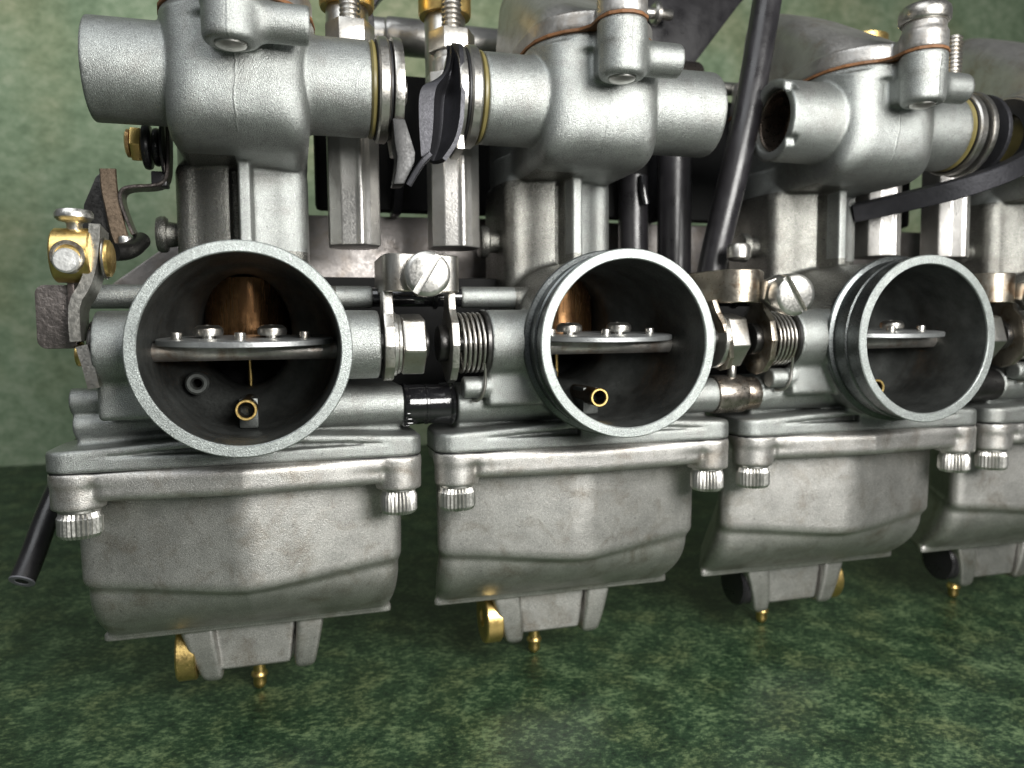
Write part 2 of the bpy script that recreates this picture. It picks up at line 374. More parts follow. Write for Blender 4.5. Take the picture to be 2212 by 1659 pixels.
def make_body(name, xl, xr, left_tubes, bored, rod_left):
    F = Field((-5.2, -.6, -3.15), (5.0, 9.6, 8.75), .058)
    # barrel behind the mouth
    CY(F, (0, 0), 2.46, 1.45, 9.2, 1, .1)
    # slide cylinder and rib
    CY(F, (-.16, 6.35), 1.84, 1.5, 6, 2, .25)
    BX(F, (-1.97, 4.95, 1.2), (1.66, 8.2, 5.4), .5, .15)
    BX(F, (-.46, 3.9, 1.9), (-.2, 4.95, 5.02), .1, .06, 's')
    BX(F, (-.2, 3.8, 1.5), (.14, 5.6, 5.5), .06, .16)
    BX(F, (-1.4, 3.4, 1.2), (1.2, 6, 2.0), .5, .5)
    # choke shaft bosses
    CY(F, (2.15, .04), .91, -3.43, -1.9, 0, .14); CY(F, (2.15, .04), .91, 1.9, 3.32, 0, .14)
    CY(F, (3.2, 1.34), .31, -3.9, 3.3, 0, .1)
    BX(F, (-3.44, 1.75, -1.72), (-1.7, 3.0, -.7), .12, .12)
    # fuel passages
    if left_tubes:
        CY(F, (3.0, -1.30), .33, -4.3, -1.5, 0, .08); CY(F, (3.0, -1.92), .30, -4.25, -1.5, 0, .08)
        CY(F, (2.75, -1.66), .54, 1.2, 4.05, 0, .1)
        BX(F, (-4.2, 2.9, -2.5), (4.0, 6, -1.1), .1, .1)
    else:
        CY(F, (2.75, -1.70), .54, -4.2, 4.05, 0, .1)
        BX(F, (-4.1, 3.0, -2.5), (4.0, 6, -1.3), .1, .1)
        CY(F, (2.02, -1.18), .30, -4.12, -3.3, 0, .03)
    # lower flange
    def fl(x, y, z):
        qx = np.abs(x + .17) - 4.66 + .55; qy = np.abs(y - 5.7) - 3.6 + .55
        d = np.sqrt(np.maximum(qx, 0) ** 2 + np.maximum(qy, 0) ** 2) + np.minimum(np.maximum(qx, qy), 0) - .55
        d = smax(d, (np.abs(x + .17) - 4.66 + .5 * (y - 4.2)) * .89, .3)
        zt = -2.38 + .10 * np.cos(np.clip(x * .55, -3, 3))
        return smax(smax(d, z - zt, .12), -3.02 - z, .02)
    F.op(fl, (-4.9, 2.0, -3.1), (4.6, 9.4, -2.2), .16)
    for sx in (-1, 1):     # tapering recess along the flange face
        def wedge(x, y, z, sx=sx):
            u = sx * x; t = np.clip((3.55 - u) / 2.6, 0, 1)
            return np.maximum(np.maximum(np.abs(z + 2.62 - .03 * t) - .10 * t, y - 2.1 - .30 * t), np.maximum(u - 3.55, .6 - u))
        F.op(wedge, (-3.6, 1.5, -2.9) if sx < 0 else (.5, 1.5, -2.9), (-.5, 2.6, -2.3) if sx < 0 else (3.6, 2.6, -2.3), .05, 's')
    # chamber head, rounded underneath
    def head(x, y, z):
        qx = np.abs(x) - 1.70 + .95; qv = np.abs(y - 5.1) - 3.85 + .95
        d = np.sqrt(np.maximum(qx, 0) ** 2 + np.maximum(qv, 0) ** 2) + np.minimum(np.maximum(qx, qv), 0) - .95
        qy = np.abs(y - 5.6) - 4.34 + 1.55; qz = np.abs(z - 8.5) - 3.45 + 1.55
        dz = np.sqrt(np.maximum(qy, 0) ** 2 + np.maximum(qz, 0) ** 2) + np.minimum(np.maximum(qy, qz), 0) - 1.55
        return smax(smax(d, dz, .45), z - 8.2, .02)
    F.op(head, (-1.8, 1.2, 4.9), (1.8, 9, 8.7), .10)
    def rim(x, y, z):
        d = stadium(x, y, 0, 3.0, 7.5, 1.90)
        return smax(d, np.abs(z - 8.17) - .23, .08)
    F.op(rim, (-2.7, 1, 8.0), (2.7, 8.7, 8.7), .12)
    # spigots on both sides
    CY(F, (3.0, 6.93), 1.25, xl, 0, 0, .07); CY(F, (3.0, 6.93), 1.25, 0, xr, 0, .07)
    # screw lugs
    BX(F, (-.5, .5, 7.15), (.55, 2, 8.40), .12, .1)
    CY(F, (-.04, .48), .66, 7.78, 8.40, 2, .08, 'u', .06); CY(F, (-.04, .48), .63, 6.95, 8.2, 2, .05, 'u', .22)
    CY(F, (-.04, .48), .38, 6.7, 7.02, 2, .03, 's')
    CY(F, (.72, 7.62), .45, .2, 1.72, 0, .28)
    CY(F, (6.1, 3.28), .33, -2.35, -1.7, 0, .05)
    if bored: CY(F, (3.0, 6.93), .96, xl - .3, xl + 2.2, 0, .04, 's'); BX(F, (xl - .2, 1.9, 7.6), (xl + .25, 2.3, 7.95), .05, .03, 's'); BX(F, (xl - .2, 1.85, 5.95), (xl + .3, 2.2, 6.25), .05, .03, 's')
    elif rod_left:   # bruised edge of the end spigot
        for yy, zz in ((1.75, 6.45), (1.82, 6.2), (2.0, 5.95), (2.1, 5.8)): BX(F, (xl - .2, yy - .1, zz - .09), (xl + .13, yy + .08, zz + .08), .04, .05, 's')
    # bore hollow
    CY(F, (0, 0), 2.30, -.9, 4.5, 1, .02, 's', .02)
    CY(F, (-.1, .3), 1.85, 4.3, 10.2, 1, .05, 's')
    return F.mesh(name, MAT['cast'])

def make_bowl():
    F = Field((-5.1, 1.4, -10.6), (4.8, 9.8, -2.95), .055)
    def rect(x, y, e=0, r=.55):
        qx = np.abs(x + .17) - 4.66 + r + e; qy = np.abs(y - 5.7) - 3.62 + r + e
        d = np.sqrt(np.maximum(qx, 0) ** 2 + np.maximum(qy, 0) ** 2) + np.minimum(np.maximum(qx, qy), 0) - r
        return smax(d, (np.abs(x + .17) - 4.64 + .5 * (y - 4.2)) * .89, .3)
    F.op(lambda x, y, z: smax(smax(rect(x, y, .04), z + 3.06, .03), -3.34 - z, .1), (-4.9, 2, -3.5), (4.6, 9.4, -3.0), .1)
    # rolled lip bulging forward in the middle
    def lip(x, y, z):
        yc = 2.48 - .32 * np.clip(1 - np.abs(x + .2) / 3.6, 0, 1)
        a = np.maximum(np.abs(x + .15) - 3.35, 0)
        qy = np.maximum(np.abs(y - yc - .10) - .22, 0); qz = np.maximum(np.abs(z + 3.40) - .17, 0)
        return np.sqrt(qy ** 2 + qz ** 2 + a ** 2) - .21
    F.op(lip, (-4.4, 1.7, -3.9), (4.0, 3.0, -3.0), .1)
    BX(F, (-4.4, 2.5, -3.7), (4.05, 4.4, -3.1), .3, .1); BX(F, (-3.2, 4.0, -3.7), (2.9, 8.0, -3.1), .3, .1)
    for cx, cy in ((-4.17, 2.72), (3.86, 2.68)): CY(F, (cx, cy), .63, -3.97, -3.08, 2, .12)
    # upper bowl: two facets meeting in a soft crease
    def upper(x, y, z):
        zz = (z + 3.5)
        yc = 2.76 - .02 * zz
        fl = (yc + .24 * np.abs(np.where(x + .2 < 0, x + .2, 0)) - y) * .97
        fr = (yc + .27 * np.abs(np.where(x + .2 > 0, x + .2, 0)) - y) * .97
        ff = smax(yc + .23 * (-(x + .2)) - y, yc + .25 * (x + .2) - y, .20) * .97
        sd = smax(-x - 4.62 - .02 * zz, x - 4.22 - .02 * zz, .1); sd = smax(sd, (np.abs(x + .20) - 4.44 + .62 * (y - 4.0)) * .85, .2)
        d = smax(ff, sd, .42)
        d = smax(d, y - 9.0, .6)
        zb = -6.62 - .10 * np.cos(np.clip((x + .2) * .75, -3.1, 3.1))
        return smax(smax(d, zb - z, .35), z + 3.3, .1)
    F.op(upper, (-4.7, 2.4, -6.9), (4.3, 9.2, -3.2), .1)
    def lower(x, y, z):
        t = np.clip((-6.3 - z) / 2.05, 0, 1)
        yf = 3.10 + 2.25 * t ** 2.0
        s_ = .25 * (1 - t) ** .8
        ff = (yf + s_ * np.abs(x + .2) - y) * (.96 - .42 * t)
        sd = np.maximum(-x - 4.50 + .08 * t, x - 4.08 + .12 * t); sd = smax(sd, (np.abs(x + .20) - 4.26 + .62 * (y - 4.3 - 1.3 * t)) * .85, .2)
        k = .45 + .1 * t
        h = np.maximum(k - np.abs(ff - sd), 0) / k
        d = np.maximum(ff, sd) + h * h * k * .25
        d = smax(d, y - 8.8, .5)
        return smax(smax(d, -8.42 - z, .05), z + 6.2, .05)
    F.op(lower, (-4.6, 2.9, -8.5), (4.2, 9.0, -6.1), .16)
    F.op(lambda x, y, z: smax(smax(5.42 - y, (np.abs(x + .24) - 4.21 + .62 * np.maximum(y - 5.5, 0)) * .85, .28), np.maximum(np.abs(z + 8.42) - .13, y - 8.9), .04), (-4.5, 5.3, -8.6), (4.1, 8.95, -8.3), .06)
    # drain tower: centre web and two ears
    def tower(x, y, z):
        t = (-8.4 - z) / 1.65
        return smax(smax(np.maximum(-x - 1.66 + .42 * t, x - .98 + .22 * t), np.maximum(5.86 + .05 * t - y, y - 7.8), .08), np.maximum(z + 8.3, -10.0 - z), .08)
    F.op(tower, (-1.7, 5.8, -10.1), (1.1, 7.9, -8.3), .08)
    def ear(x0, x1, s0, s1, zb):
        def f(x, y, z):
            t = (-8.4 - z) / 1.9
            yb = 5.62 + .35 * t * t
            return smax(smax(np.maximum(x0 + s0 * t - x, x - x1 - s1 * t), np.maximum(yb - y, y - 8.0), .14), np.maximum(z + 8.4, zb - z), .3)
        return f
    F.op(ear(-2.45, -1.45, .62, .22, -10.42), (-2.6, 5.5, -10.5), (-1.0, 8, -8.4), .06)
    F.op(ear(1.0, 1.86, -.12, -.36, -10.30), (.7, 5.5, -10.5), (2, 8, -8.4), .06)
    CY(F, (6.8, -9.62), .55, -2.2, 1.5, 0, .1)
    BX(F, (-.8, 7.2, -10.55), (.3, 8.4, -8.4), .2, .1)
    return F.mesh('float_bowl', MAT['bowl'])

def make_cover():
    F = Field((-2.4, -.6, 8.2), (2.4, 9.8, 12.3), .058)
    F.op(lambda x, y, z: smax(stadium(x, y, 0, 3.0, 7.5, 1.86), np.maximum(8.465 - z, z - 9.0), .10), (-2, 1, 8.4), (2, 9.5, 9.1), .1)
    def crown(x, y, z):
        top = 9.0 + .60 * (y - 1.55) - .05 * np.maximum(y - 5, 0) ** 2
        d = smax(stadium(x, y, 0, 3.0, 7.3, 1.72) + .10 * (z - 8.7), (z - top) * .86, 1.0)
        return smax(d, 8.5 - z, .05)
    F.op(crown, (-2, 1, 8.5), (2, 9.5, 12), .12)
    CY(F, (-.04, .48), .66, 8.47, 9.02, 2, .1); BX(F, (-.5, .4, 8.48), (.5, 2.2, 8.98), .12, .1)
    CY(F, (-.04, .48), .60, 8.7, 9.32, 2, .1)
    for x in (-1.35, 1.35): CY(F, (x, 7.6), .6, 8.47, 9.6, 2, .1)
    return F.mesh('top_cover', MAT['cover'])
def gasket_outline():
    p = [(1.93 * math.cos(R(i)), 7.5 + 1.93 * math.sin(R(i))) for i in range(0, 181, 10)]
    return p + [(-1.93, 3.0), (-1.84, 2.4), (-1.62, 1.9), (-1.27, 1.50), (-.95, 1.28), (-.74, .95), (-.73, .45), (-.60, .06), (-.32, -.16), (-.04, -.22), (.24, -.16), (.52, .06), (.65, .45), (.68, .95), (.95, 1.28), (1.27, 1.50), (1.62, 1.9), (1.84, 2.4), (1.93, 3.0)]

# ------------------------------------------------------------------ object bookkeeping
def link(o, parent=None):
    COL.objects.link(o)
    if parent: o.parent = parent
    return o
def ob(name, me, parent=None, loc=(0, 0, 0), label=None):
    o = bpy.data.objects.new(name, me); o.location = loc; link(o, parent)
    if label: o['label'] = label
    return o
def tag(o, label, cat, group=None):
    o['label'] = label; o['category'] = cat
    if group: o['group'] = group
    return o
def thing(name, base, label, cat, group=None):
    o = bpy.data.objects.new(name, None); o.location = base; o.empty_display_size = .3; link(o)
    return tag(o, label, cat, group)

# ------------------------------------------------------------------ setting
TILT = .096
fl = MB(); fl.box((-70, -40, -1.0), (90, 34.6, 0), 0)
def floor_z(y): return -11.58 + TILT * (y - 7.86)
o = ob('floor', fl.mesh('floor', MAT['floor'])); o['kind'] = 'structure'
o.location = (0, 7.86, -11.58); o.rotation_euler = (math.atan(TILT), 0, 0)
# the mesh is given in floor coordinates, origin at the nipple line
wl = MB(); wl.box((-75, 40, floor_z(40) - 2), (95, 41.5, 62), 0)
o = ob('backdrop_wall', wl.mesh('backdrop_wall', MAT['wall'])); o['kind'] = 'structure'

# ------------------------------------------------------------------ shared meshes of a carburettor
me_bowl = make_bowl(); me_cover = make_cover()
body_meshes = [make_body('body_casting', -3.5, 3.28, True, False, True), make_body('body_casting', -3.30, 3.92, False, False, False), make_body('body_casting', -3.5, 3.28, False, True, False)]
body_meshes.append(body_meshes[1])

m = MB(); m.lathe([(2.32, .03), (2.34, 0), (2.475, 0), (2.498, .03), (2.498, .07), (2.44, .12), (2.43, .60), (2.475, .63), (2.48, .67), (2.44, .71), (2.44, 1.20), (2.55, 1.24), (2.58, 1.28), (2.58, 1.33), (2.54, 1.38), (2.46, 1.42), (2.46, 1.8), (2.32, 1.8)], 'Y', seg=128, closed=True)
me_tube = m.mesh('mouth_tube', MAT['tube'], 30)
m = MB(); m.ring(2.497, 2.225, -.012, .10, 'Y', seg=128, ch=.025); me_face = m.mesh('mouth_rim', MAT['machined'])
# bore: bell to throat
def make_bore():
    m = MB(); seg = 96; rings = []
    def rg(y, rx, rz, cx, cz): rings.append([(cx + rx * math.cos(2 * math.pi * i / seg), y, cz + rz * math.sin(2 * math.pi * i / seg)) for i in range(seg)])
    for y, r in ((.04, 2.235), (.9, 2.23), (2.5, 2.22), (2.68, 2.20), (2.78, 2.165), (2.9, 2.12), (3.05, 2.09)): rg(y, r, r, 0, 0)
    for y, t in ((3.5, .35), (3.85, .72), (4.1, .93), (4.25, 1.0), (9.3, 1.0)):
        rg(y, 2.10 + (1.25 - 2.10) * t, 2.10 + (1.62 - 2.10) * t, -.15 * t, .42 * t)
    V = [m.bm.verts.new(p) for rr in rings for p in rr]
    for j in range(len(rings) - 1):
        for i in range(seg):
            i2 = (i + 1) % seg; m.bm.faces.new((V[j * seg + i], V[j * seg + i2], V[(j + 1) * seg + i2], V[(j + 1) * seg + i]))
    m.bm.faces.new([V[(len(rings) - 1) * seg + i] for i in range(seg)])
    me = bpy.data.meshes.new('bore'); m.bm.to_mesh(me); m.bm.free(); me.flip_normals(); return finish(me, MAT['bore'], 40)
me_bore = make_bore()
m = MB(); m.lathe([(1.18, -.25), (1.2, -.2), (1.2, 1.95)], 'Z', (-.15, 5.6, 0), 48); me_slide = m.mesh('slide', MAT['brownslide'])
m = MB(); m.lathe([(.02, -1.4), (.07, -1.0), (.07, -.3)], 'Z', (-.12, 5.6, 0), 16); me_needle = m.mesh('needle', MAT['brass'])
m = MB(); m.ring(.27, .20, 0, .10, 'Y', (-.07, 1.96, -1.59), 32, .015); me_jet = m.mesh('jet_tube', MAT['brass'])
m = MB(); m.ring(.262, .205, .09, 2.2, 'Y', (-.07, 1.96, -1.59), 32, .01); me_jetbody = m.mesh('tube_body', metal('jet_brown', (.05, .035, .02), .4, .8, .2, 12))
m = MB(); m.box((-.30, 2.7, -2.15), (.20, 3.6, -1.34), .08); me_jetblock = m.mesh('jet_block', MAT['bore'])
m = MB(); m.ring(.30, .12, 0, .8, 'Y', (-1.32, 2.9, -.93), 32, .05); me_airjet = m.mesh('air_jet', MAT['bore'])
# choke plate (built flat, tilted a little about the shaft)
def plate_rot(): return Matrix.Translation((0, 2.15, .10)) @ Matrix.Rotation(R(2.6), 4, 'X')
def plate_mesh(mb, name, mat):
    mb.bm.transform(plate_rot()); return mb.mesh(name, mat)
m = MB(); m.lathe([(2.12, 0), (2.15, .02), (2.15, .13), (2.12, .15)], 'Z', seg=96, ell=(1, .80)); me_plate = plate_mesh(m, 'choke_plate', metal('choke_plate_steel', (.55, .57, .57), .36, .9, .12, 20, vary=.12))
me_pscrews = []
for x in (-.92, .62):
    m = MB(); m.lathe([(.17, .15), (.17, .22), (.34, .22), (.37, .30), (.35, .40), (.26, .47), (.12, .48), (.09, .42), (0.02, .42)], 'Z', (x, .05, 0), 32); me_pscrews.append(plate_mesh(m, 'plate_screw', MAT['steel']))
me_rivets = []
for x in (-1.62, -.12, 1.42):
    m = MB(); m.cyl(.13, .14, .33, 'Z', (x, -.35 if abs(x) > 1 else -.75, 0), 20, .03); me_rivets.append(plate_mesh(m, 'rivet', MAT['steel']))
m = MB(); m.cyl(.23, -2.27, 2.27, 'X', (0, 2.15, -.09), 32, .01)
me_shaft = m.mesh('choke_shaft', metal('shaft_steel', (.62, .59, .55), .42, .9, .3, 9, stain=(.30, .16, .08), stain_amt=.7, stain_scale=1.2, vary=.3))
m = MB(); m.prism([(-4.45, 2.16), (-4.68, 2.3), (-4.79, 2.55), (-4.79, 4.1), (-2.2, 9.2), (1.86, 9.2), (4.45, 4.1), (4.45, 2.55), (4.34, 2.3), (4.1, 2.16)], -3.063, -3.02, 'Z', bevel=0); me_bgasket = m.mesh('bowl_gasket', MAT['black'])
m = MB(); m.prism(gasket_outline(), 8.39, 8.475, 'Z', bevel=.02); me_tgasket = m.mesh('top_gasket', MAT['gasket'])
me_bscrew = []
for cx, cy, r, dz in ((-4.17, 2.72, .53, 0), (3.86, 2.68, .51, .02)):
    m = MB(); m.ring(r * .93, .2, -4.06 + dz, -3.95, at=(cx, cy, 0), seg=40); screw_prof_knurl(m, r, -4.70 + dz, -4.06 + dz, (cx, cy, 0)); me_bscrew.append(m.mesh('bowl_screw', MAT['bright'], 25))
m = MB(); m.lathe([(.2, 7.10), (.36, 7.06), (.37, 6.99), (.34, 6.93), (.22, 6.88), (.02, 6.86)], 'Z', (-.04, .48, 0), 36); me_lugend = m.mesh('screw_end', MAT['bright'])
m = MB(); m.lathe([(.36, 9.27), (.66, 9.29), (.71, 9.36), (.72, 9.58), (.69, 9.70), (.62, 9.77), (.46, 9.81), (.2, 9.82), (.16, 9.70), (.02, 9.70)], 'Z', (-.04, .48, 0), 48); me_capscrew = m.mesh('cap_screw', MAT['steel'])
m = MB(); m.cyl(.20, 1.6, 1.92, 'X', (0, .66, 7.66), 24, .04); me_pin_r = m.mesh('side_pin', MAT['bright'])
m = MB(); m.lathe([(.36, -2.62), (.48, -2.6), (.53, -2.52), (.53, -2.38), (.48, -2.32), (.38, -2.30), (.34, -2.0)], 'X', (0, 6.1, 3.28), 32); me_side_plug = m.mesh('side_plug', MAT['cast'])
def ringset(sgn, x0):
    a, b = [], []
    m = MB(); m.lathe([(1.0, 0), (1.20, 0), (1.27, .05), (1.27, .11), (1.2, .16), (1.0, .16)], 'X', (x0 if sgn > 0 else x0 - .16, 3, 6.93), 72); s_ = m.mesh('o_ring', MAT['seal'])
    x1 = x0 + sgn * .19; m = MB(); lo, hi = sorted((x1, x1 + sgn * .30)); m.ring(1.38, .8, lo, hi, 'X', (0, 3, 6.93), 80, .05); t_ = m.mesh('thick_washer', MAT['steel'])
    m = MB(); lo, hi = sorted((x1 - sgn * .03, x1 + sgn * .37)); m.ring(1.30, .8, lo, hi, 'X', (0, 3, 6.93), 64, .02); u_ = m.mesh('dark_seal', MAT['black'])
    return s_, t_, u_
ring_R = ringset(1, 3.28); ring_L = ringset(-1, -3.30)
def post_meshes(x, y, sgn):
    """vertical boss with nut, threaded rod and brass cap"""
    m = MB()
    z0, z1 = 2.98, 8.3
    w = .76
    m.prism([(-w, -.35), (-w * .55, -.62), (.02, -.70), (.10, -.76), (.20, -.76), (.27, -.69), (w * .6, -.60), (w, -.30), (w, .5), (.4, .9), (-.4, .9), (-w, .5)], 0, z1 - z0, 'Z', (x, y, z0), .09, seg=3)
    m.cyl(.62, z1 - .1, 8.74, 'Z', (x, y - .1, 0), 40, .06); m.cyl(.56, 8.7, 8.95, 'Z', (x, y - .1, 0), 40, .03)
    me1 = m.mesh('post', MAT['post'])
    m = MB(); m.prism(hexpoly(.74, 0), 8.96, 9.60, 'Z', (x, y - .05, 0), .05, seg=2); me2 = m.mesh('hex_nut', MAT['steel'])
    m = MB(); m.lathe(thread(.31, 9.55, 11.3, .15), 'Z', (x, y - .05, 0), 28); me3 = m.mesh('threaded_rod', MAT['steel'])
    m = MB(); m.lathe([(.5, 10.50), (.82, 10.47), (.85, 10.55), (.85, 12.2)], 'Z', (x, y + 1.0, 0), 48); me4 = m.mesh('brass_cap', MAT['brass'])
    m = MB(); m.lathe([(.66, 8.2), (.66, 10.4), (.6, 10.5)], 'Z', (x, y + 1.0, 0), 40); me5 = m.mesh('plunger_sleeve', MAT['steel'])
    return me1, me2, me3, me4, me5
post_R = post_meshes(3.05, 5.65, 1); post_L = post_meshes(-3.55, 5.55, -1)
m = MB(); m.lathe([(.2, -10.0), (.2, -10.95), (.26, -11.02), (.275, -11.1), (.21, -11.2), (.215, -11.36), (.19, -11.47), (.12, -11.55), (.05, -11.58)], 'Z', (-.27, 7.86, 0), 32); me_nip = m.mesh('drain_nipple', MAT['brass'])
def plug(sgn):
    m = MB(); x = -2.0 if sgn < 0 else 1.5
    if sgn < 0: m.lathe([(.3, 0), (.80, 0), (.84, -.04), (.84, -.52), (.80, -.57), (.3, -.57), (.28, -.5), (.02, -.5)], 'X', (x, 6.5, -9.52), 56)
    else: m.lathe([(.3, 0), (.80, 0), (.84, .04), (.84, .52), (.80, .57), (.3, .57), (.28, .5), (.02, .5)], 'X', (x, 6.7, -9.5), 56)
    return m.mesh('drain_plug', MAT['brass'])
me_plugL, me_plugR = plug(-1), plug(1)
m = MB(); m.lathe([(.4, -1.9), (.80, -1.9), (.84, -1.94), (.84, -2.3), (.78, -2.38), (.3, -2.4), (.02, -2.4)], 'X', (0, 6.7, -9.35), 48); me_darkdisc = m.mesh('dark_disc', MAT['rubber'])  # plain black disc for the dark shape left of the drain foot
m = MB(); m.box((-2.5, 6.75, -10.42), (-2.38, 6.95, -10.25), 0); me_notch = m.mesh('plug_slot', MAT['black'])

labels = [
 'leftmost grey metal carburettor, its open mouth facing straight out and wholly in view',
 'second carburettor from the left, between the slotted clamp screw and the black hose',
 'third carburettor from the left, with a hollow open spigot beside the black hose',
 'rightmost carburettor, blurred and cut off by the right edge of the photo']
BASE = Vector((0, 5.5, -11.5))
for k in range(4):
    t = thing('carburetor', (k * PITCH, BASE.y, BASE.z), labels[k], 'carburetor', 'carburettors joined in a row')
    off = -BASE
    P = lambda name, me, parent=None, label=None: ob(name, me, parent or t, off if parent is None else (0, 0, 0), label)
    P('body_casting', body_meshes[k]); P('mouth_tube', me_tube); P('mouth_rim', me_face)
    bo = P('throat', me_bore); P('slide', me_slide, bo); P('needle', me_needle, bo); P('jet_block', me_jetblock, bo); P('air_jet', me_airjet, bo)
    jt = P('jet_tube', me_jet); P('tube_body', me_jetbody, jt)
    cp = P('choke_plate', me_plate)
    for q in me_pscrews: P('plate_screw', q, cp)
    for q in me_rivets: P('rivet', q, cp)
    P('choke_shaft', me_shaft)
    fb = P('float_bowl', me_bowl)
    for q in me_bscrew: P('bowl_screw', q, fb)
    P('drain_nipple', me_nip, fb)
    dp = P('drain_plug', me_plugL if k < 2 else me_plugR, fb)
    if k >= 2: P('dark_disc', me_darkdisc, fb)
    P('bowl_gasket', me_bgasket); P('top_gasket', me_tgasket)
    tc_ = P('top_cover', me_cover); P('cap_screw', me_capscrew, tc_)
    P('screw_end', me_lugend); P('side_plug', me_side_plug)
    if k == 2: P('side_pin', me_pin_r)
    rs = ring_R if k in (0, 2) else ring_L
    P('o_ring', rs[0]); P('thick_washer', rs[1]); P('spigot_seal', rs[2])
    ps = post_R if k in (0, 2) else post_L
    po = P('post', ps[0]); P('hex_nut', ps[1], po); 
    if k != 2: P('threaded_rod', ps[2], po)
    if k < 3: P('brass_cap', ps[3], po).location = (0, 0, -.85 if k == 2 else 0)
    if k < 2: P('plunger_sleeve', ps[4], po)
    if k == 2:
        m = MB(); m.ring(.965, .86, -3.30, -2.2, 'X', (0, 3, 6.93), 56, .04); m.ring(.90, .75, -2.3, -1.5, 'X', (0, 3, 6.93), 56, .04); m.cyl(.95, -1.6, -1.5, 'X', (0, 3, 6.93), 56)
        P('spigot_bore', m.mesh('spigot_bore', metal('spigot_bore_metal', (.22, .18, .15), .3, .95, .05, 9)))

# ------------------------------------------------------------------ levers on the chamber spigots
def disc_outline(r=1.38, tab=None, n=40, a0=-60, a1=240):
    return [(r * math.cos(R(a0 + (a1 - a0) * i / n)), r * math.sin(R(a0 + (a1 - a0) * i / n))) for i in range(n + 1)]
t = thing('spigot_lever', (4.0, 3.0, 5.0), 'pale steel lever disc on the right spigot of the leftmost carburettor', 'lever', 'levers on the chamber spigots')
m = MB(); m.prism(disc_outline() + [(-.75, -1.7), (.2, -1.75)], 3.86, 4.12, 'X', (0, 3, 6.93), .04)
ob('lever_disc', m.mesh('lever_disc', MAT['steel']), t, (-4.0, -3.0, -5.0))
m = MB(); m.prism([(3.80, 5.95), (4.12, 5.95), (4.26, 5.5), (4.38, 5.1), (4.36, 4.85), (4.22, 4.55), (4.08, 4.26), (3.78, 4.24), (3.86, 4.6), (3.90, 4.95), (3.84, 5.3)], 1.92, 2.6, 'Y', (0, 0, 0), .04, rot=Matrix(((1, 0, 0), (0, 0, 1), (0, 1, 0))))
ob('lever_tab', m.mesh('lever_tab', metal('tab_steel', (.05, .05, .05), .45, .9, .1, 18)), t, (-4.0, -3.0, -5.0))
m = MB(); m.cyl(.35, 4.1, 4.32, 'X', (0, 3, 6.93), 32, .06); ob('pivot_pin', m.mesh('pivot_pin', MAT['steel']), t, (-4.0, -3.0, -5.0))
for k, lab in ((1, 'satin black curved lever on the left spigot of the second carburettor'), ):
    X0 = k * PITCH; t = thing('spigot_lever', (X0 - 4.1, 3, 5), lab, 'lever', 'levers on the chamber spigots'); of = (4.1 - X0 + X0, -3, -5)
    m = MB(); m.prism(disc_outline() + [(-.75, -1.6), (.2, -1.7)], -4.14, -3.90, 'X', (0, 3, 6.93), .05)
    ob('lever_disc', m.mesh('lever_disc', MAT['steel']), t, of)
    # curled sheet
    m = MB(); rows = []
    L_ = [(-4.22, 2.5, 8.12), (-4.36, 2.2, 7.70), (-4.52, 1.95, 7.25), (-4.78, 1.8, 6.98), (-5.10, 1.72, 6.78), (-5.22, 1.7, 6.5), (-5.24, 1.7, 6.0), (-5.22, 1.75, 5.5), (-5.18, 1.8, 4.98)]
    R_ = [(-4.14, 2.6, 8.26), (-4.12, 1.95, 7.98), (-4.12, 1.75, 7.6), (-4.12, 1.66, 7.2), (-4.12, 1.62, 6.8), (-4.14, 1.62, 6.4), (-4.18, 1.66, 5.9), (-4.32, 1.72, 5.4), (-4.62, 1.78, 4.95)]
    nn = 14
    def cat(P, m_=4):
        P = [Vector(p) for p in P]; out = []
        for i in range(len(P) - 1):
            p0, p1, p2, p3 = P[max(i - 1, 0)], P[i], P[i + 1], P[min(i + 2, len(P) - 1)]
            for j in range(m_):
                q = j / m_; out.append(.5 * ((2 * p1) + (p2 - p0) * q + (2 * p0 - 5 * p1 + 4 * p2 - p3) * q * q + (3 * p1 - p0 - 3 * p2 + p3) * q ** 3))
        return out + [P[-1]]
    L_, R_ = cat(L_), cat(R_)
    for a, b in zip(L_, R_):
        A, B = Vector(a), Vector(b); row = []
        for i in range(nn + 1):
            u = i / nn; p = A.lerp(B, u); wd = (B - A).length
            p.y += .75 * min(1, wd) * max(0, math.sin(math.pi * min(1, max(0, (u - .40) / .60)))) ** .8
            row.append(m.bm.verts.new(p))
        rows.append(row)
    for r1, r2 in zip(rows[:-1], rows[1:]):
        for i in range(nn): m.bm.faces.new((r1[i], r1[i + 1], r2[i + 1], r2[i]))
    bmesh.ops.recalc_face_normals(m.bm, faces=m.bm.faces)
    bmesh.ops.solidify(m.bm, geom=list(m.bm.faces), thickness=.12)
    ob('lever_wing', m.mesh('lever_wing', MAT['satin'], 50), t, of)
    m = MB(); m.strip([(-4.95, 1.8, 5.02), (-5.12, 1.82, 4.86), (-5.3, 1.9, 4.6), (-5.5, 2.0, 4.25)], .5, .16, up=(0, 1, 0), smooth=1)
    ob('lever_tab', m.mesh('lever_tab', MAT['satin']), t, of)
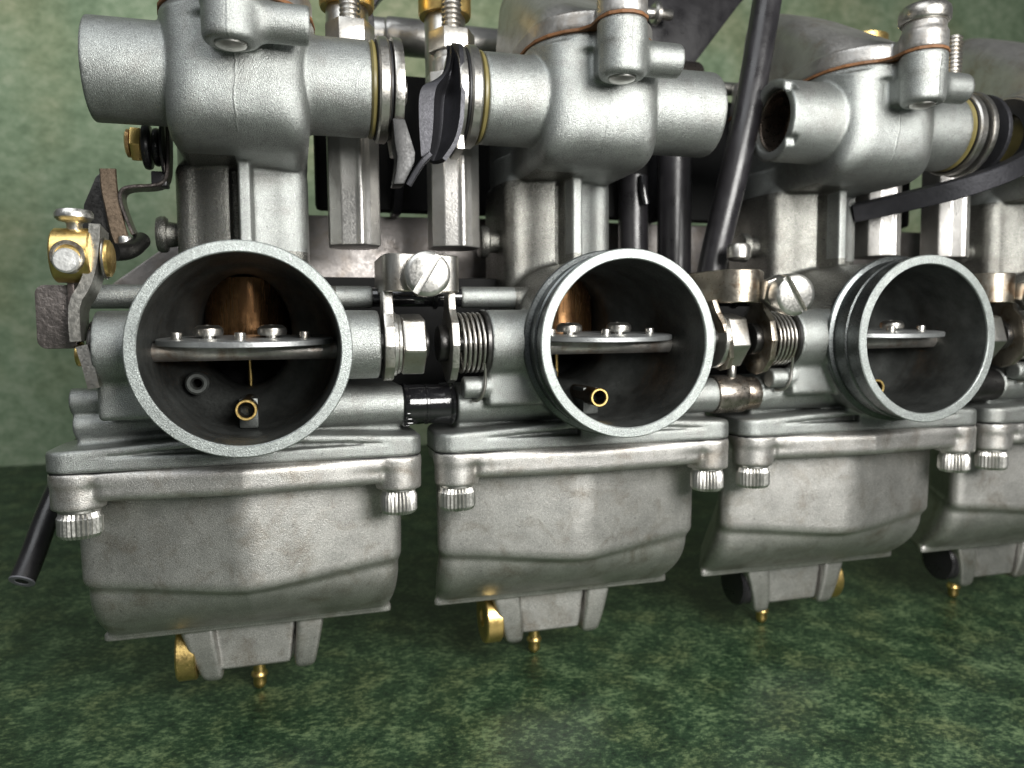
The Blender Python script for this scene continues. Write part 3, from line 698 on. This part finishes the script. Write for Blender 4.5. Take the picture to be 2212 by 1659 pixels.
# third carburettor: pale ring, then a black disc and long arm running back to the left
X0 = 2 * PITCH
t = thing('spigot_lever', (X0 + 4.0, 3, 5), 'pale ring lever on the right spigot of the third carburettor', 'lever', 'levers on the chamber spigots'); of = (-4.0, -3, -5)
m = MB(); m.prism(disc_outline(1.42, a0=0, a1=351), 3.95, 4.14, 'X', (0, 3, 6.93), .04); ob('lever_disc', m.mesh('lever_disc', MAT['steel']), t, of)
t = thing('lever_arm', (X0 + 4.6, 3, 5), 'long black lever arm with round end sweeping below the third right-hand spigot', 'lever'); of = (-4.6, -3, -5)
m = MB(); m.prism(disc_outline(1.35, a0=0, a1=351), 4.62, 4.80, 'X', (0, 3, 6.93), .05); ob('arm_disc', m.mesh('arm_disc', MAT['satin']), t, of)
m = MB(); m.lathe([(.3, 4.78), (.3, 5.0), (.2, 5.1), (.02, 5.14)], 'X', (0, 2.7, 6.9), 28); ob('pivot_pin', m.mesh('pivot_pin', MAT['bright']), t, of)
m = MB(); m.strip([(6.6, 2.2, 6.35), (5.6, 1.9, 5.85), (4.7, 1.9, 5.45), (3.6, 2.3, 5.05), (2.9, 3.0, 4.85), (2.0, 4.4, 4.62), (1.4, 5.0, 4.5)], .62, .5, up=(0, 0, 1), smooth=2); ob('arm', m.mesh('arm', MAT['satin']), t, of)

# ------------------------------------------------------------------ choke linkages between carburettors
def slotted(mb, c, d, r, h, slot_ang):
    """round slotted head: centre c, facing direction d, split in two halves by a slot cut as real geometry"""
    d = Vector(d).normalized(); q = d.to_track_quat('Z', 'Y').to_matrix() @ Matrix.Rotation(slot_ang, 3, 'Z')
    n = 30; sw = .085
    for sgn in (1, -1):
        a0 = math.asin(sw / r)
        def poly(rr):
            aa = math.asin(sw / rr); return [(rr * math.cos(aa + (math.pi - 2 * aa) * i / n), sgn * rr * math.sin(aa + (math.pi - 2 * aa) * i / n)) for i in range(n + 1)]
        lv = [(poly(r * .985), -.17), (poly(r), -.1), (poly(r), h * .55), (poly(r * .965), h * .8), (poly(r * .88), h * .93), (poly(r * .75), h)]
        mx = Matrix.Translation(c) @ q.to_4x4(); rings = [[mb.bm.verts.new(mx @ Vector((x, y, z))) for x, y in pl] for pl, z in lv]
        for A, B in zip(rings[:-1], rings[1:]):
            for i in range(n + 1):
                i2 = (i + 1) % (n + 1); mb.bm.faces.new((A[i], A[i2], B[i2], B[i]))
        mb.bm.faces.new(rings[-1]); mb.bm.faces.new(rings[0][::-1])
    mb.lathe([(r * .97, -.2), (r * .97, h * .42)], rot=q, seg=40, at=c)
def spring(mb, x0, x1, r, wire, turns, cy, cz, tail):
    pts = []; n = int(turns * 20)
    for i in range(n + 1):
        a = 2 * math.pi * i / 20 - math.pi * .5; pts.append((x0 + (x1 - x0) * i / n, cy + r * math.cos(a), cz + r * math.sin(a)))
    mb.tube(pts + tail, wire, 10, 0, up=(1, 0, 0))
def linkage(k, variant, label):
    X0 = k * PITCH
    t = thing('choke_linkage', (X0 + 4.8, 2.15, -1.5), label, 'linkage', 'choke linkages between the carburettors'); of = (-4.8, -2.15, 1.5)
    pm = MAT['oldsteel'] if variant else MAT['steel']
    # clamp: strip folded round a vertical axis, left leg drops to the shaft, right leg too
    m = MB()
    if not variant:
        path = [(3.50, 3.6, 1.9), (3.50, 2.3, 1.9), (3.50, 1.62, 1.9), (3.62, 1.38, 1.9), (3.9, 1.3, 1.9), (4.3, 1.42, 1.9), (4.7, 1.62, 1.9), (5.1, 1.7, 1.9), (5.36, 1.8, 1.9), (5.46, 2.1, 1.9), (5.46, 3.4, 1.9)]
    else:
        path = [(3.45, 4.2, 1.62), (3.50, 3.2, 1.62), (3.62, 2.2, 1.62), (3.75, 1.62, 1.62), (4.0, 1.34, 1.62), (4.4, 1.25, 1.62), (4.75, 1.4, 1.62), (5.0, 1.75, 1.62), (5.35, 2.1, 1.62), (5.5, 2.6, 1.62), (5.5, 3.4, 1.62)]
    m.strip(path, .98, .17, smooth=2); ob('clamp_strip', m.mesh('clamp_strip', pm), t, of)
    m = MB()
    if not variant: m.prism([(1.72, 1.5), (2.35, 1.5), (2.5, .8), (2.85, .5), (3.0, 0), (2.9, -.5), (2.5, -.86), (2.15, -.95), (1.75, -.88), (1.42, -.55), (1.3, 0), (1.42, .5), (1.62, .85)], 3.42, 3.68, 'X', (0, 0, 0), .03)
    else: m.prism([(1.72, 1.25), (2.35, 1.25), (2.5, .8), (2.85, .5), (3.0, 0), (2.9, -.5), (2.5, -.86), (2.15, -.95), (1.75, -.88), (1.42, -.55), (1.3, 0), (1.42, .5), (1.62, .85)], 0, .16, 'X', (0, 0, 0), .03, rot=Matrix.Rotation(R(-14), 3, 'Y') @ AX['X'].to_3x3())
    o = ob('clamp_leg', m.mesh('clamp_leg', pm), t, of)
    if variant: o.location = (of[0] + 3.72, of[1], of[2] + .0)
    # shaft end, washer, nut
    m = MB(); m.ring(.86, .2, 3.66, 3.78, 'X', (0, 2.15, .04), 40); m.ring(.80, .2, 3.79, 3.88, 'X', (0, 2.15, .04), 40); ob('washer', m.mesh('washer', MAT['bright']), t, of)
    m = MB(); m.prism(hexpoly(.86, 12), 3.90, 4.52, 'X', (0, 2.15, .04), .07, seg=3); ob('hex_nut', m.mesh('hex_nut', MAT['steel']), t, of)
    m = MB(); m.cyl(.42, 3.3, 4.66, 'X', (0, 2.15, .04), 28, .08); ob('shaft_end', m.mesh('shaft_end', MAT['darksteel']), t, of)
    m = MB(); m.cyl(.50, 4.92, 5.2, 'X', (0, 2.15, .04), 28, .06); m.cyl(.26, 5.1, 6.4, 'X', (0, 2.15, .04), 20); ob('spring_bolt', m.mesh('spring_bolt', MAT['darksteel']), t, of)
    m = MB(); m.prism([(1.85, 1.5), (2.35, 1.5), (2.55, .9), (2.9, .5), (3.05, 0), (2.95, -.6), (2.5, -.98), (2.15, -1.06), (1.75, -.95), (1.4, -.6), (1.25, 0), (1.4, .6), (1.75, .95)], 5.18, 5.38, 'X', (0, 0, 0), .03)
    ob('spring_plate', m.mesh('spring_plate', MAT['steel'] if not variant else MAT['oldsteel']), t, of)
    m = MB(); spring(m, 5.44, 6.12, .80, .047, 5, 2.15, .04, [(6.16, 1.42, -.55), (6.14, 1.7, -1.1), (6.05, 2.05, -1.5), (5.95, 2.25, -1.62)] if False else [])
    ob('coil_spring', m.mesh('coil_spring', MAT['steel'], 60), t, of)
    m = MB(); m.tube([(6.12, 1.55, -.5), (6.14, 1.62, -.75), (6.15, 1.66, -.95), (6.13, 1.66, -1.2), (6.06, 1.70, -1.42), (5.96, 1.85, -1.55), (5.9, 2.1, -1.56)], .048, 10, 1, up=(1, 0, 0)); ob('spring_hook', m.mesh('spring_hook', MAT['steel'], 60), t, of)
    m = MB(); m.ring(.92, .3, 6.14, 6.26, 'X', (0, 2.15, .04), 40); ob('collar', m.mesh('collar', MAT['darksteel']), t, of)
    # clamp screw
    m = MB()
    if not variant: c, d, rr, ang = (4.47, .98, 1.83), (-.12, -1, -.02), .585, R(58)
    else: c, d, rr, ang = (5.20, .45, 1.33), (-.10, -1, -.12), .60, R(-57)
    slotted(m, c, d, rr, .34, ang); ob('slotted_screw', m.mesh('slotted_screw', MAT['bright'], 30), t, of)
    dv = Vector(d).normalized(); q = dv.to_track_quat('Z', 'Y').to_matrix()
    if variant:
        m = MB(); m.lathe([(r_, h_ - 1.0) for r_, h_ in thread(.27, 0, .8, .11)], rot=q, at=c, seg=24); ob('screw_thread', m.mesh('screw_thread', MAT['bright']), t, of)
        m = MB(); m.prism(hexpoly(.55, 20), -.95, -.55, at=c, rot=q, bevel=.05); ob('screw_nut', m.mesh('screw_nut', MAT['steel']), t, of)
    else:
        m = MB(); m.prism(hexpoly(.58, 20), -.50, -.12, at=(c[0] - .1, c[1] + .1, c[2]), rot=q, bevel=.05); ob('screw_nut', m.mesh('screw_nut', MAT['oldsteel']), t, of)
    return t
linkage(0, False, 'steel clamp and spring linkage with big slotted screw between first and second carburettors')
linkage(1, True, 'rust-stained clamp linkage with protruding slotted screw right of the second mouth')
linkage(2, True, 'blurred brown clamp linkage at the right edge beside the third mouth')

# ------------------------------------------------------------------ fuel joints
t = thing('fuel_joint', (4.65, 2.75, -2.2), 'glossy black wrinkled sleeve joining the first two carburettors', 'pipe joint'); of = (-4.65, -2.75, 2.2)
m = MB(); m.lathe([(.5, 3.98), (.58, 4.0), (.62, 4.04), (.58, 4.12), (.55, 4.2), (.565, 4.45), (.55, 4.62), (.57, 4.64), (.57, 4.7), (.55, 4.72), (.555, 5.1), (.57, 5.3), (.62, 5.36), (.58, 5.44), (.5, 5.46)], 'X', (0, 2.75, -1.67), 40)
sl = ob('sleeve', m.mesh('sleeve', MAT['gloss']), t, of)
for i in range(9):
    a = R(200 + i * 18); m = MB(); m.prism([(-.035, -.03), (.035, -.03), (.035, .03), (-.035, .03)], 4.02, 4.16 + .05 * (i % 3), 'X', (0, 2.75 + .6 * math.cos(a), -1.67 + .6 * math.sin(a)), .02)
    ob('crimp', m.mesh('crimp', MAT['gloss']), sl)
t = thing('fuel_joint', (PITCH + 4.6, 2.75, -2.3), 'dull steel sleeve joining the second and third carburettors', 'pipe joint'); of = (-4.6, -2.75, 2.3)
m = MB(); m.lathe([(.5, 4.0), (.58, 4.04), (.60, 4.1), (.60, 5.0), (.58, 5.06), (.5, 5.1)], 'X', (0, 2.75, -1.70), 40); m.cyl(.53, 5.05, 5.6, 'X', (0, 2.75, -1.7), 32); ob('sleeve', m.mesh('sleeve', metal('worn_sleeve', (.30, .27, .24), .3, .95, .2, 9, stain=(.2, .12, .05), stain_amt=.5)), t, of)
m = MB(); m.cyl(.14, -1.2, -.75, 'Z', (4.65, 2.6, 0), 16); ob('vent_stub', m.mesh('vent_stub', MAT['steel']), t, of)
t = thing('fuel_joint', (2 * PITCH + 4.6, 2.75, -2.3), 'dark sleeve hidden behind the third mouth, right side', 'pipe joint'); of = (-4.6, -2.75, 2.3)
m = MB(); m.lathe([(.5, 4.0), (.56, 4.05), (.56, 5.45), (.5, 5.5)], 'X', (0, 2.75, -1.70), 40); ob('sleeve', m.mesh('sleeve', MAT['darksteel']), t, of)

for k in (0, 1):
    m = MB(); m.cyl(.27, 3.25, 6.0, 'X', (0, 3.2, 1.34), 28, .05); m.ring(.34, .2, 5.0, 5.12, 'X', (0, 3.2, 1.34), 28)
    o = ob('black_link_rod', m.mesh('black_link_rod', MAT['gloss']), None, (k * PITCH, 0, 0))
    tag(o, ['glossy black rod behind the clamp between first and second mouths', 'glossy black rod behind the clamp between second and third mouths'][k], 'rod', 'black rods behind the clamps')
# ------------------------------------------------------------------ cable fitting and lever at the left end
t = thing('cable_fitting', (-3.85, 1.8, 1.6), 'brass swivel barrel with bright pan screw and white cable end at far left', 'cable fitting'); of = (3.85, -1.8, -1.6)
def barrel():
    m = MB(); m.lathe([(.16, -4.22), (.60, -4.22), (.64, -4.18), (.65, -3.42), (.62, -3.38), (.16, -3.38)], 'X', (0, 1.95, 2.25), 56)
    return m.mesh('barrel', MAT['brass'])
br = ob('barrel', barrel(), t, of)
m = MB(); m.ring(.37, .27, 1.24, 1.50, 'Y', (-3.80, 0, 2.18), 36, .02); ob('hole_rim', m.mesh('hole_rim', MAT['oldsteel']), br)
m = MB(); m.lathe([(.05, 1.06), (.24, 1.07), (.28, 1.12), (.285, 1.9)], 'Y', (-3.80, 0, 2.07), 36); ob('cable_end', m.mesh('cable_end', metal('cable_end_metal', (.75, .75, .73), .4, .7, .4, 10, vary=.1)), t, of)
m = MB(); m.lathe([(.16, 2.78), (.17, 2.98), (.2, 3.02), (.34, 3.05), (.415, 3.12), (.42, 3.22), (.37, 3.30), (.2, 3.33), (.13, 3.33), (.11, 3.22), (.02, 3.22)], 'Z', (-3.76, 1.85, 0), 44); sc_ = ob('pan_screw', m.mesh('pan_screw', MAT['bright']), t, of)
m = MB(); m.lathe(thread(.155, 2.7, 3.0, .07), 'Z', (-3.76, 1.85, 0), 24); ob('screw_thread', m.mesh('screw_thread', MAT['steel']), sc_)
t = thing('choke_lever', (-3.5, 2.2, -.9), 'thick worn steel lever plate with brass washer, left of the first mouth', 'lever'); of = (3.5, -2.2, .9)
m = MB(); m.sweep([(-3.28, 2.05, 2.92), (-3.30, 2.0, 2.5), (-3.38, 1.95, 1.9), (-3.52, 1.9, 1.45), (-3.74, 1.85, 1.1), (-3.76, 1.8, .6), (-3.74, 1.8, .22)], [(-.12, -.45), (.12, -.45), (.12, .45), (-.12, .45)], up=(0, 1, 0), smooth=1); ob('lever_plate', m.mesh('lever_plate', metal('worn_plate', (.36, .35, .32), .36, .9, .35, 9, vary=.15)), t, of)
m = MB(); m.sweep([(-3.62, 1.75, .12), (-3.5, 1.75, -.35), (-3.42, 1.8, -.85)], [(-.13, -.4), (.13, -.4), (.13, .4), (-.13, .4)], up=(0, 1, 0)); ob('lower_plate', m.mesh('lower_plate', MAT['steel']), t, of)
m = MB(); m.ring(.50, .2, -3.18, -3.12, 'X', (0, 1.98, 2.2), 40); m2 = MB(); m2.lathe([(.44, -3.12), (.44, -3.05), (.36, -3.0), (.3, -2.98), (.02, -2.98)], 'X', (0, 1.98, 2.2), 40)
ob('thin_washer', m.mesh('thin_washer', MAT['steel']), t, of); ob('brass_washer', m2.mesh('brass_washer', MAT['brass']), t, of)
m = MB(); m.cyl(.66, -3.56, -3.46, 'X', (0, 2.15, .04), 40, .02); ob('shaft_washer', m.mesh('shaft_washer', MAT['darksteel']), t, of)
m = MB(); m.cyl(.3, -3.95, -3.8, 'X', (0, 2.3, -.1), 28); ob('brass_bush', m.mesh('brass_bush', MAT['brass']), t, of)
t = thing('stop_tab', (-4.3, 2.6, 0), 'flat brown rough tab with rounded corners left of the choke lever', 'tab'); of = (4.3, -2.6, 0)
m = MB(); m.prism(rrect(-4.80, -1.58, -3.82, -.04, .22), 2.3, 2.42, 'Y', (0, 0, 0), .03); ob('tab', m.mesh('tab', MAT['rough_tab']), t, of)
m = MB(); m.box((-4.02, 2.0, .1), (-3.86, 2.7, 1.8), .03); ob('tab_rib', m.mesh('tab_rib', metal('rib_metal', (.2, .17, .16), .4, .85, .4, 9)), t, of)
# idle bracket with brass nut
t = thing('nut_bracket', (-3.0, 5, 3.3), 'dark bent bracket with brass nut and black washers under the left spigot', 'bracket'); of = (3.0, -5, -3.3)
m = MB(); m.strip([(-2.02, 5, 6.3), (-2.04, 5, 5.2), (-2.10, 5, 4.62), (-2.35, 5, 4.44), (-3.05, 5, 4.40), (-3.28, 5, 4.28), (-3.30, 5, 4.0), (-3.12, 5, 3.4), (-3.0, 5, 3.1)], .7, .10, up=(0, 1, 0), smooth=2); ob('bent_strip', m.mesh('bent_strip', metal('bracket_metal', (.16, .14, .13), .33, .95, .3, 9, vary=.2)), t, of)
m = MB(); m.cyl(.62, -2.70, -2.48, 'X', (0, 5, 5.55), 40, .08); m.cyl(.52, -2.44, -2.25, 'X', (0, 5, 5.55), 40, .08); m.cyl(.80, -2.2, -2.12, 'X', (0, 5, 5.5), 40, .03); m.box((-2.5, 4.7, 4.45), (-2.1, 5.3, 4.85), .05); ob('black_washer', m.mesh('black_washer', MAT['rubber']), t, of)
m = MB(); m.prism(hexpoly(.5, 10), -2.98, -2.72, 'X', (0, 5, 5.6), .03); nu = ob('brass_nut', m.mesh('brass_nut', MAT['brass']), t, of)
m = MB(); m.lathe([(.3, -3.14), (.38, -3.1), (.38, -3.02), (.26, -2.98), (.26, -2.9)], 'X', (0, 5, 5.62), 32); ob('slotted_tip', m.mesh('slotted_tip', metal('tip_brass', (.75, .48, .22), .35, .95, .4, 9)), nu)
t = thing('spring_lever', (-3.7, 5, 2.9), 'curved bronze-brown sheet lever above the brass swivel', 'lever'); of = (3.7, -5, -2.9)
m = MB(); m.prism([(-4.42, 2.85), (-3.55, 2.6), (-3.62, 3.6), (-3.83, 4.86), (-3.98, 4.7), (-4.3, 3.95)], 5.2, 5.3, 'Y', (0, 0, 0), .02, rot=Matrix(((1, 0, 0), (0, 0, 1), (0, 1, 0)))); ob('sheet', m.mesh('sheet', MAT['darksteel']), t, of)
m = MB(); m.strip([(-3.60, 4.9, 4.88), (-3.58, 4.86, 4.3), (-3.48, 4.8, 3.8), (-3.40, 4.75, 3.3), (-3.33, 4.72, 3.0), (-3.2, 4.8, 2.7)], .1, .42, up=(0, 1, 0), smooth=2); ob('face_strip', m.mesh('face_strip', MAT['bronze']), t, of)
m = MB(); m.cyl(.17, 2.55, 3.05, 'Z', (-3.2, 4.65, 0), 24, .06); ob('bright_stop', m.mesh('bright_stop', MAT['bright']), t, of)
m = MB(); m.tube([(-3.35, 4.0, 2.55), (-3.15, 4.2, 2.58), (-3.0, 4.6, 2.7), (-2.88, 5.2, 3.0)], .24, 18, 3)
o = ob('curved_rod', m.mesh('curved_rod', MAT['darksteel'])); tag(o, 'short dark curved rod end right of the brass swivel', 'rod')

# ------------------------------------------------------------------ rear: stay plate, rail, bracket, hoses
t = thing('stay_plate', (5, 9.0, -2), 'grey metal stay plate bolted across behind the first carburettors', 'plate'); of = (-5, -9, 2)
m = MB(); m.prism([(-5.2, 1.4), (-4.4, 2.1), (-2.6, 3.45), (-2.4, 4.4), (7.5, 4.5), (30, 4.5), (30, 2.0), (-2.4, 2.0), (-2.6, 1.4)], 9.3, 9.5, 'Y', (0, 0, 0), .04, rot=Matrix(((1, 0, 0), (0, 0, 1), (0, 1, 0)))); ob('plate', m.mesh('plate', metal('stay_metal', (.30, .28, .27), .45, .9, .25, 8, stain=(.2, .15, .1), stain_amt=.4, vary=.15)), t, of)
m = MB(); m.box((-2.3, 6.2, -2.3), (30, 9.28, 2.1), .1); ob('lower_dark_block', m.mesh('lower_dark_block', MAT['dull']), t, of)  # dark block added to give the gaps their shade, roughly the throttle bodies
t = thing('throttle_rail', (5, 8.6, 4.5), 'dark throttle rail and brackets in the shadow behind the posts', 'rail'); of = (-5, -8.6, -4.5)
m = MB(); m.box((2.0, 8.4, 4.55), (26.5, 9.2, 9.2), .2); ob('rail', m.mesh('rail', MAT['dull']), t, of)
for k in (0, 1, 2):
    m = MB(); x = k * PITCH + 4.7
    m.prism([(8.2, 4.4), (7.4, 5.2), (7.4, 7.0), (8.4, 9.0), (9, 9), (9, 4.4)], x - .15, x + .15, 'X', (0, 0, 0), .05); ob('bracket', m.mesh('bracket', MAT['satin']), t, of)
    m = MB(); m.lathe([(.3, 7.9), (.26, 7.5), (.15, 7.36), (.02, 7.32)], 'Y', (x - .55, 0, 7.9), 28); ob('bolt', m.mesh('bolt', MAT['bright']), t, of)
    m = MB(); m.tube([(x - .9, 7.3, 5.9), (x - .92, 7.2, 5.4), (x - .8, 7.2, 4.9)], .16, 14, 2); ob('return_spring', m.mesh('return_spring', MAT['gloss']), t, of)
m = MB(); m.cyl(.62, 3.2, 12.2, 'X', (0, 10.5, 11.2), 40, .1); m.cyl(.66, 4.6, 7.0, 'X', (0, 10.2, 11.1), 40, .2)
o = ob('rear_tube', m.mesh('rear_tube', MAT['post'])); tag(o, 'pale horizontal metal tube behind the brass-capped posts', 'tube')
m = MB(); m.strip([(2.9, 8.6, 12.5), (3.6, 8.6, 11.9), (3.9, 8.6, 11.0), (3.85, 8.6, 9.8), (3.8, 8.6, 8.6)], .5, .42, up=(0, 1, 0), smooth=2); m.strip([(3.8, 8.6, 11.2), (4.5, 8.6, 12.1), (5.6, 8.6, 12.9)], .5, .3, up=(0, 1, 0), smooth=2)
o = ob('black_yoke', m.mesh('black_yoke', MAT['rubber'])); tag(o, 'blurred black yoke arm behind the two brass-capped posts', 'bracket')
X1 = PITCH
t = thing('rear_bracket', (X1 + 7, 9, 10), 'black triangular bracket with bolt heads behind the second carburettor', 'bracket'); of = (-7 , -9, -10)
m = MB(); m.prism([(5.0, 13.6), (9.9, 14.2), (9.0, 13.3), (6.6, 10.3), (5.6, 9.6), (4.4, 10.2)], 9.3, 9.5, 'Y', (0, 0, 0), .05, rot=Matrix(((1, 0, 0), (0, 0, 1), (0, 1, 0)))); ob('plate', m.mesh('plate', MAT['rubber']), t, of)
for x, z, s_ in ((4.9, 10.6, .45), (5.6, 10.55, .5), (5.1, 12.3, .42)):
    m = MB(); m.lathe([(s_ * .5, 0), (s_, 0), (s_, -.12), (s_ * .8, -.2), (s_ * .3, -.22)], 'X', (x, 8.7, z), 32); m.cyl(s_ * .5, -.6, .6, 'X', (x, 8.7, z), 24, .1); ob('bolt', m.mesh('bolt', MAT['steel']), t, of)
m = MB(); m.cyl(.72, 5.75, 6.75, 'X', (0, 8.7, 9.9), 36, .08); ob('spool', m.mesh('spool', metal('spool_metal', (.2, .17, .15), .3, .95, .2, 9)), t, of)
m = MB(); m.cyl(.25, 6.7, 9.4, 'X', (0, 8.7, 9.75), 28, .05); ob('rod', m.mesh('rod', MAT['bright']), t, of)
m = MB(); m.lathe([(.3, 5.85), (.62, 5.9), (.64, 6.0), (.60, 6.15), (.3, 6.2)], 'X', (0, 6.6, 7.5), 32)
o = ob('round_stop', m.mesh('round_stop', MAT['post']), None, (X1, 0, 0)); tag(o, 'small round grey stop just right of the second carburettor spigot', 'stop')
m = MB(); m.tube([(8.3, 4.9, 21.0), (7.6, 4.6, 15.0), (7.15, 4.4, 12.6), (6.8, 4.2, 11.0), (6.1, 4.0, 7.8), (5.55, 4.0, 5.5), (5.05, 4.2, 3.2), (4.8, 4.3, 1.8)], .47, 28, 3, up=(0, 1, 0))
o = ob('black_hose', m.mesh('black_hose', MAT['rubber']), None, (X1, 0, 0)); tag(o, 'long slanting black hose between second and third carburettors', 'hose', 'black hoses between the carburettors')
m = MB(); m.tube([(5.15, 7.4, 7.6), (5.1, 7.3, 5.6), (5.05, 7.2, 3.5), (5.0, 7.1, .6)], .62, 28, 2, up=(0, 1, 0)); 
o = ob('black_hose', m.mesh('black_hose', MAT['rubber']), None, (X1, 0, 0)); tag(o, 'upright black hose under the right spigot of the second carburettor', 'hose', 'black hoses between the carburettors')
m = MB(); m.tube([(3.7, 7.9, 6.0), (3.72, 7.9, 4.5), (3.75, 7.8, .8)], .55, 28, 2, up=(0, 1, 0))
o = ob('black_hose', m.mesh('black_hose', MAT['rubber']), None, (X1, 0, 0)); tag(o, 'dark hose close behind the second carburettor mouth', 'hose', 'black hoses between the carburettors')
m = MB(); m.lathe([(.2, 2.5), (.30, 2.52), (.37, 2.6), (.38, 2.9), (.33, 3.02), (.2, 3.06), (.02, 3.06)], 'Z', (5.10, 3.0, 0), 32)
o = ob('dome_screw', m.mesh('dome_screw', MAT['steel']), None, (X1, 0, 0)); tag(o, 'small domed screw head below the slanting black hose', 'screw')
def hose_ring(pts, r):
    m = MB(); m.tube(pts, r, 24, 3, up=(0, 1, 0)); return m
HP = [(-6.92, 7.2, -7.0), (-6.75, 7.6, -6.45), (-6.45, 8.6, -5.05), (-6.0, 10.0, -3.6), (-5.0, 11.5, -2.4)]
m = hose_ring(HP, .36)
t = thing('drain_hose', (-7.3, 7.2, -7.1), 'dark hanging rubber drain hose with pale cut end at lower left', 'hose')
of = (7.3, -7.2, 7.1)
ob('hose', m.mesh('hose', MAT['rubber']), t, of)
dd = Vector((-.2, -.62, -.72)).normalized(); q = dd.to_track_quat('Z', 'Y').to_matrix()
m = MB(); m.ring(.365, .19, 0, .05, at=(-6.92, 7.2, -7.0), rot=q, seg=32, ch=.01); ob('cut_end', m.mesh('cut_end', plain('cut_rubber', (.16, .16, .18), .5)), t, of)
m = MB(); m.cyl(.20, 0, .03, at=(-6.92, 7.2, -7.0), rot=q, seg=24, ch=.005); ob('hose_hole', m.mesh('hose_hole', MAT['black']), t, of)
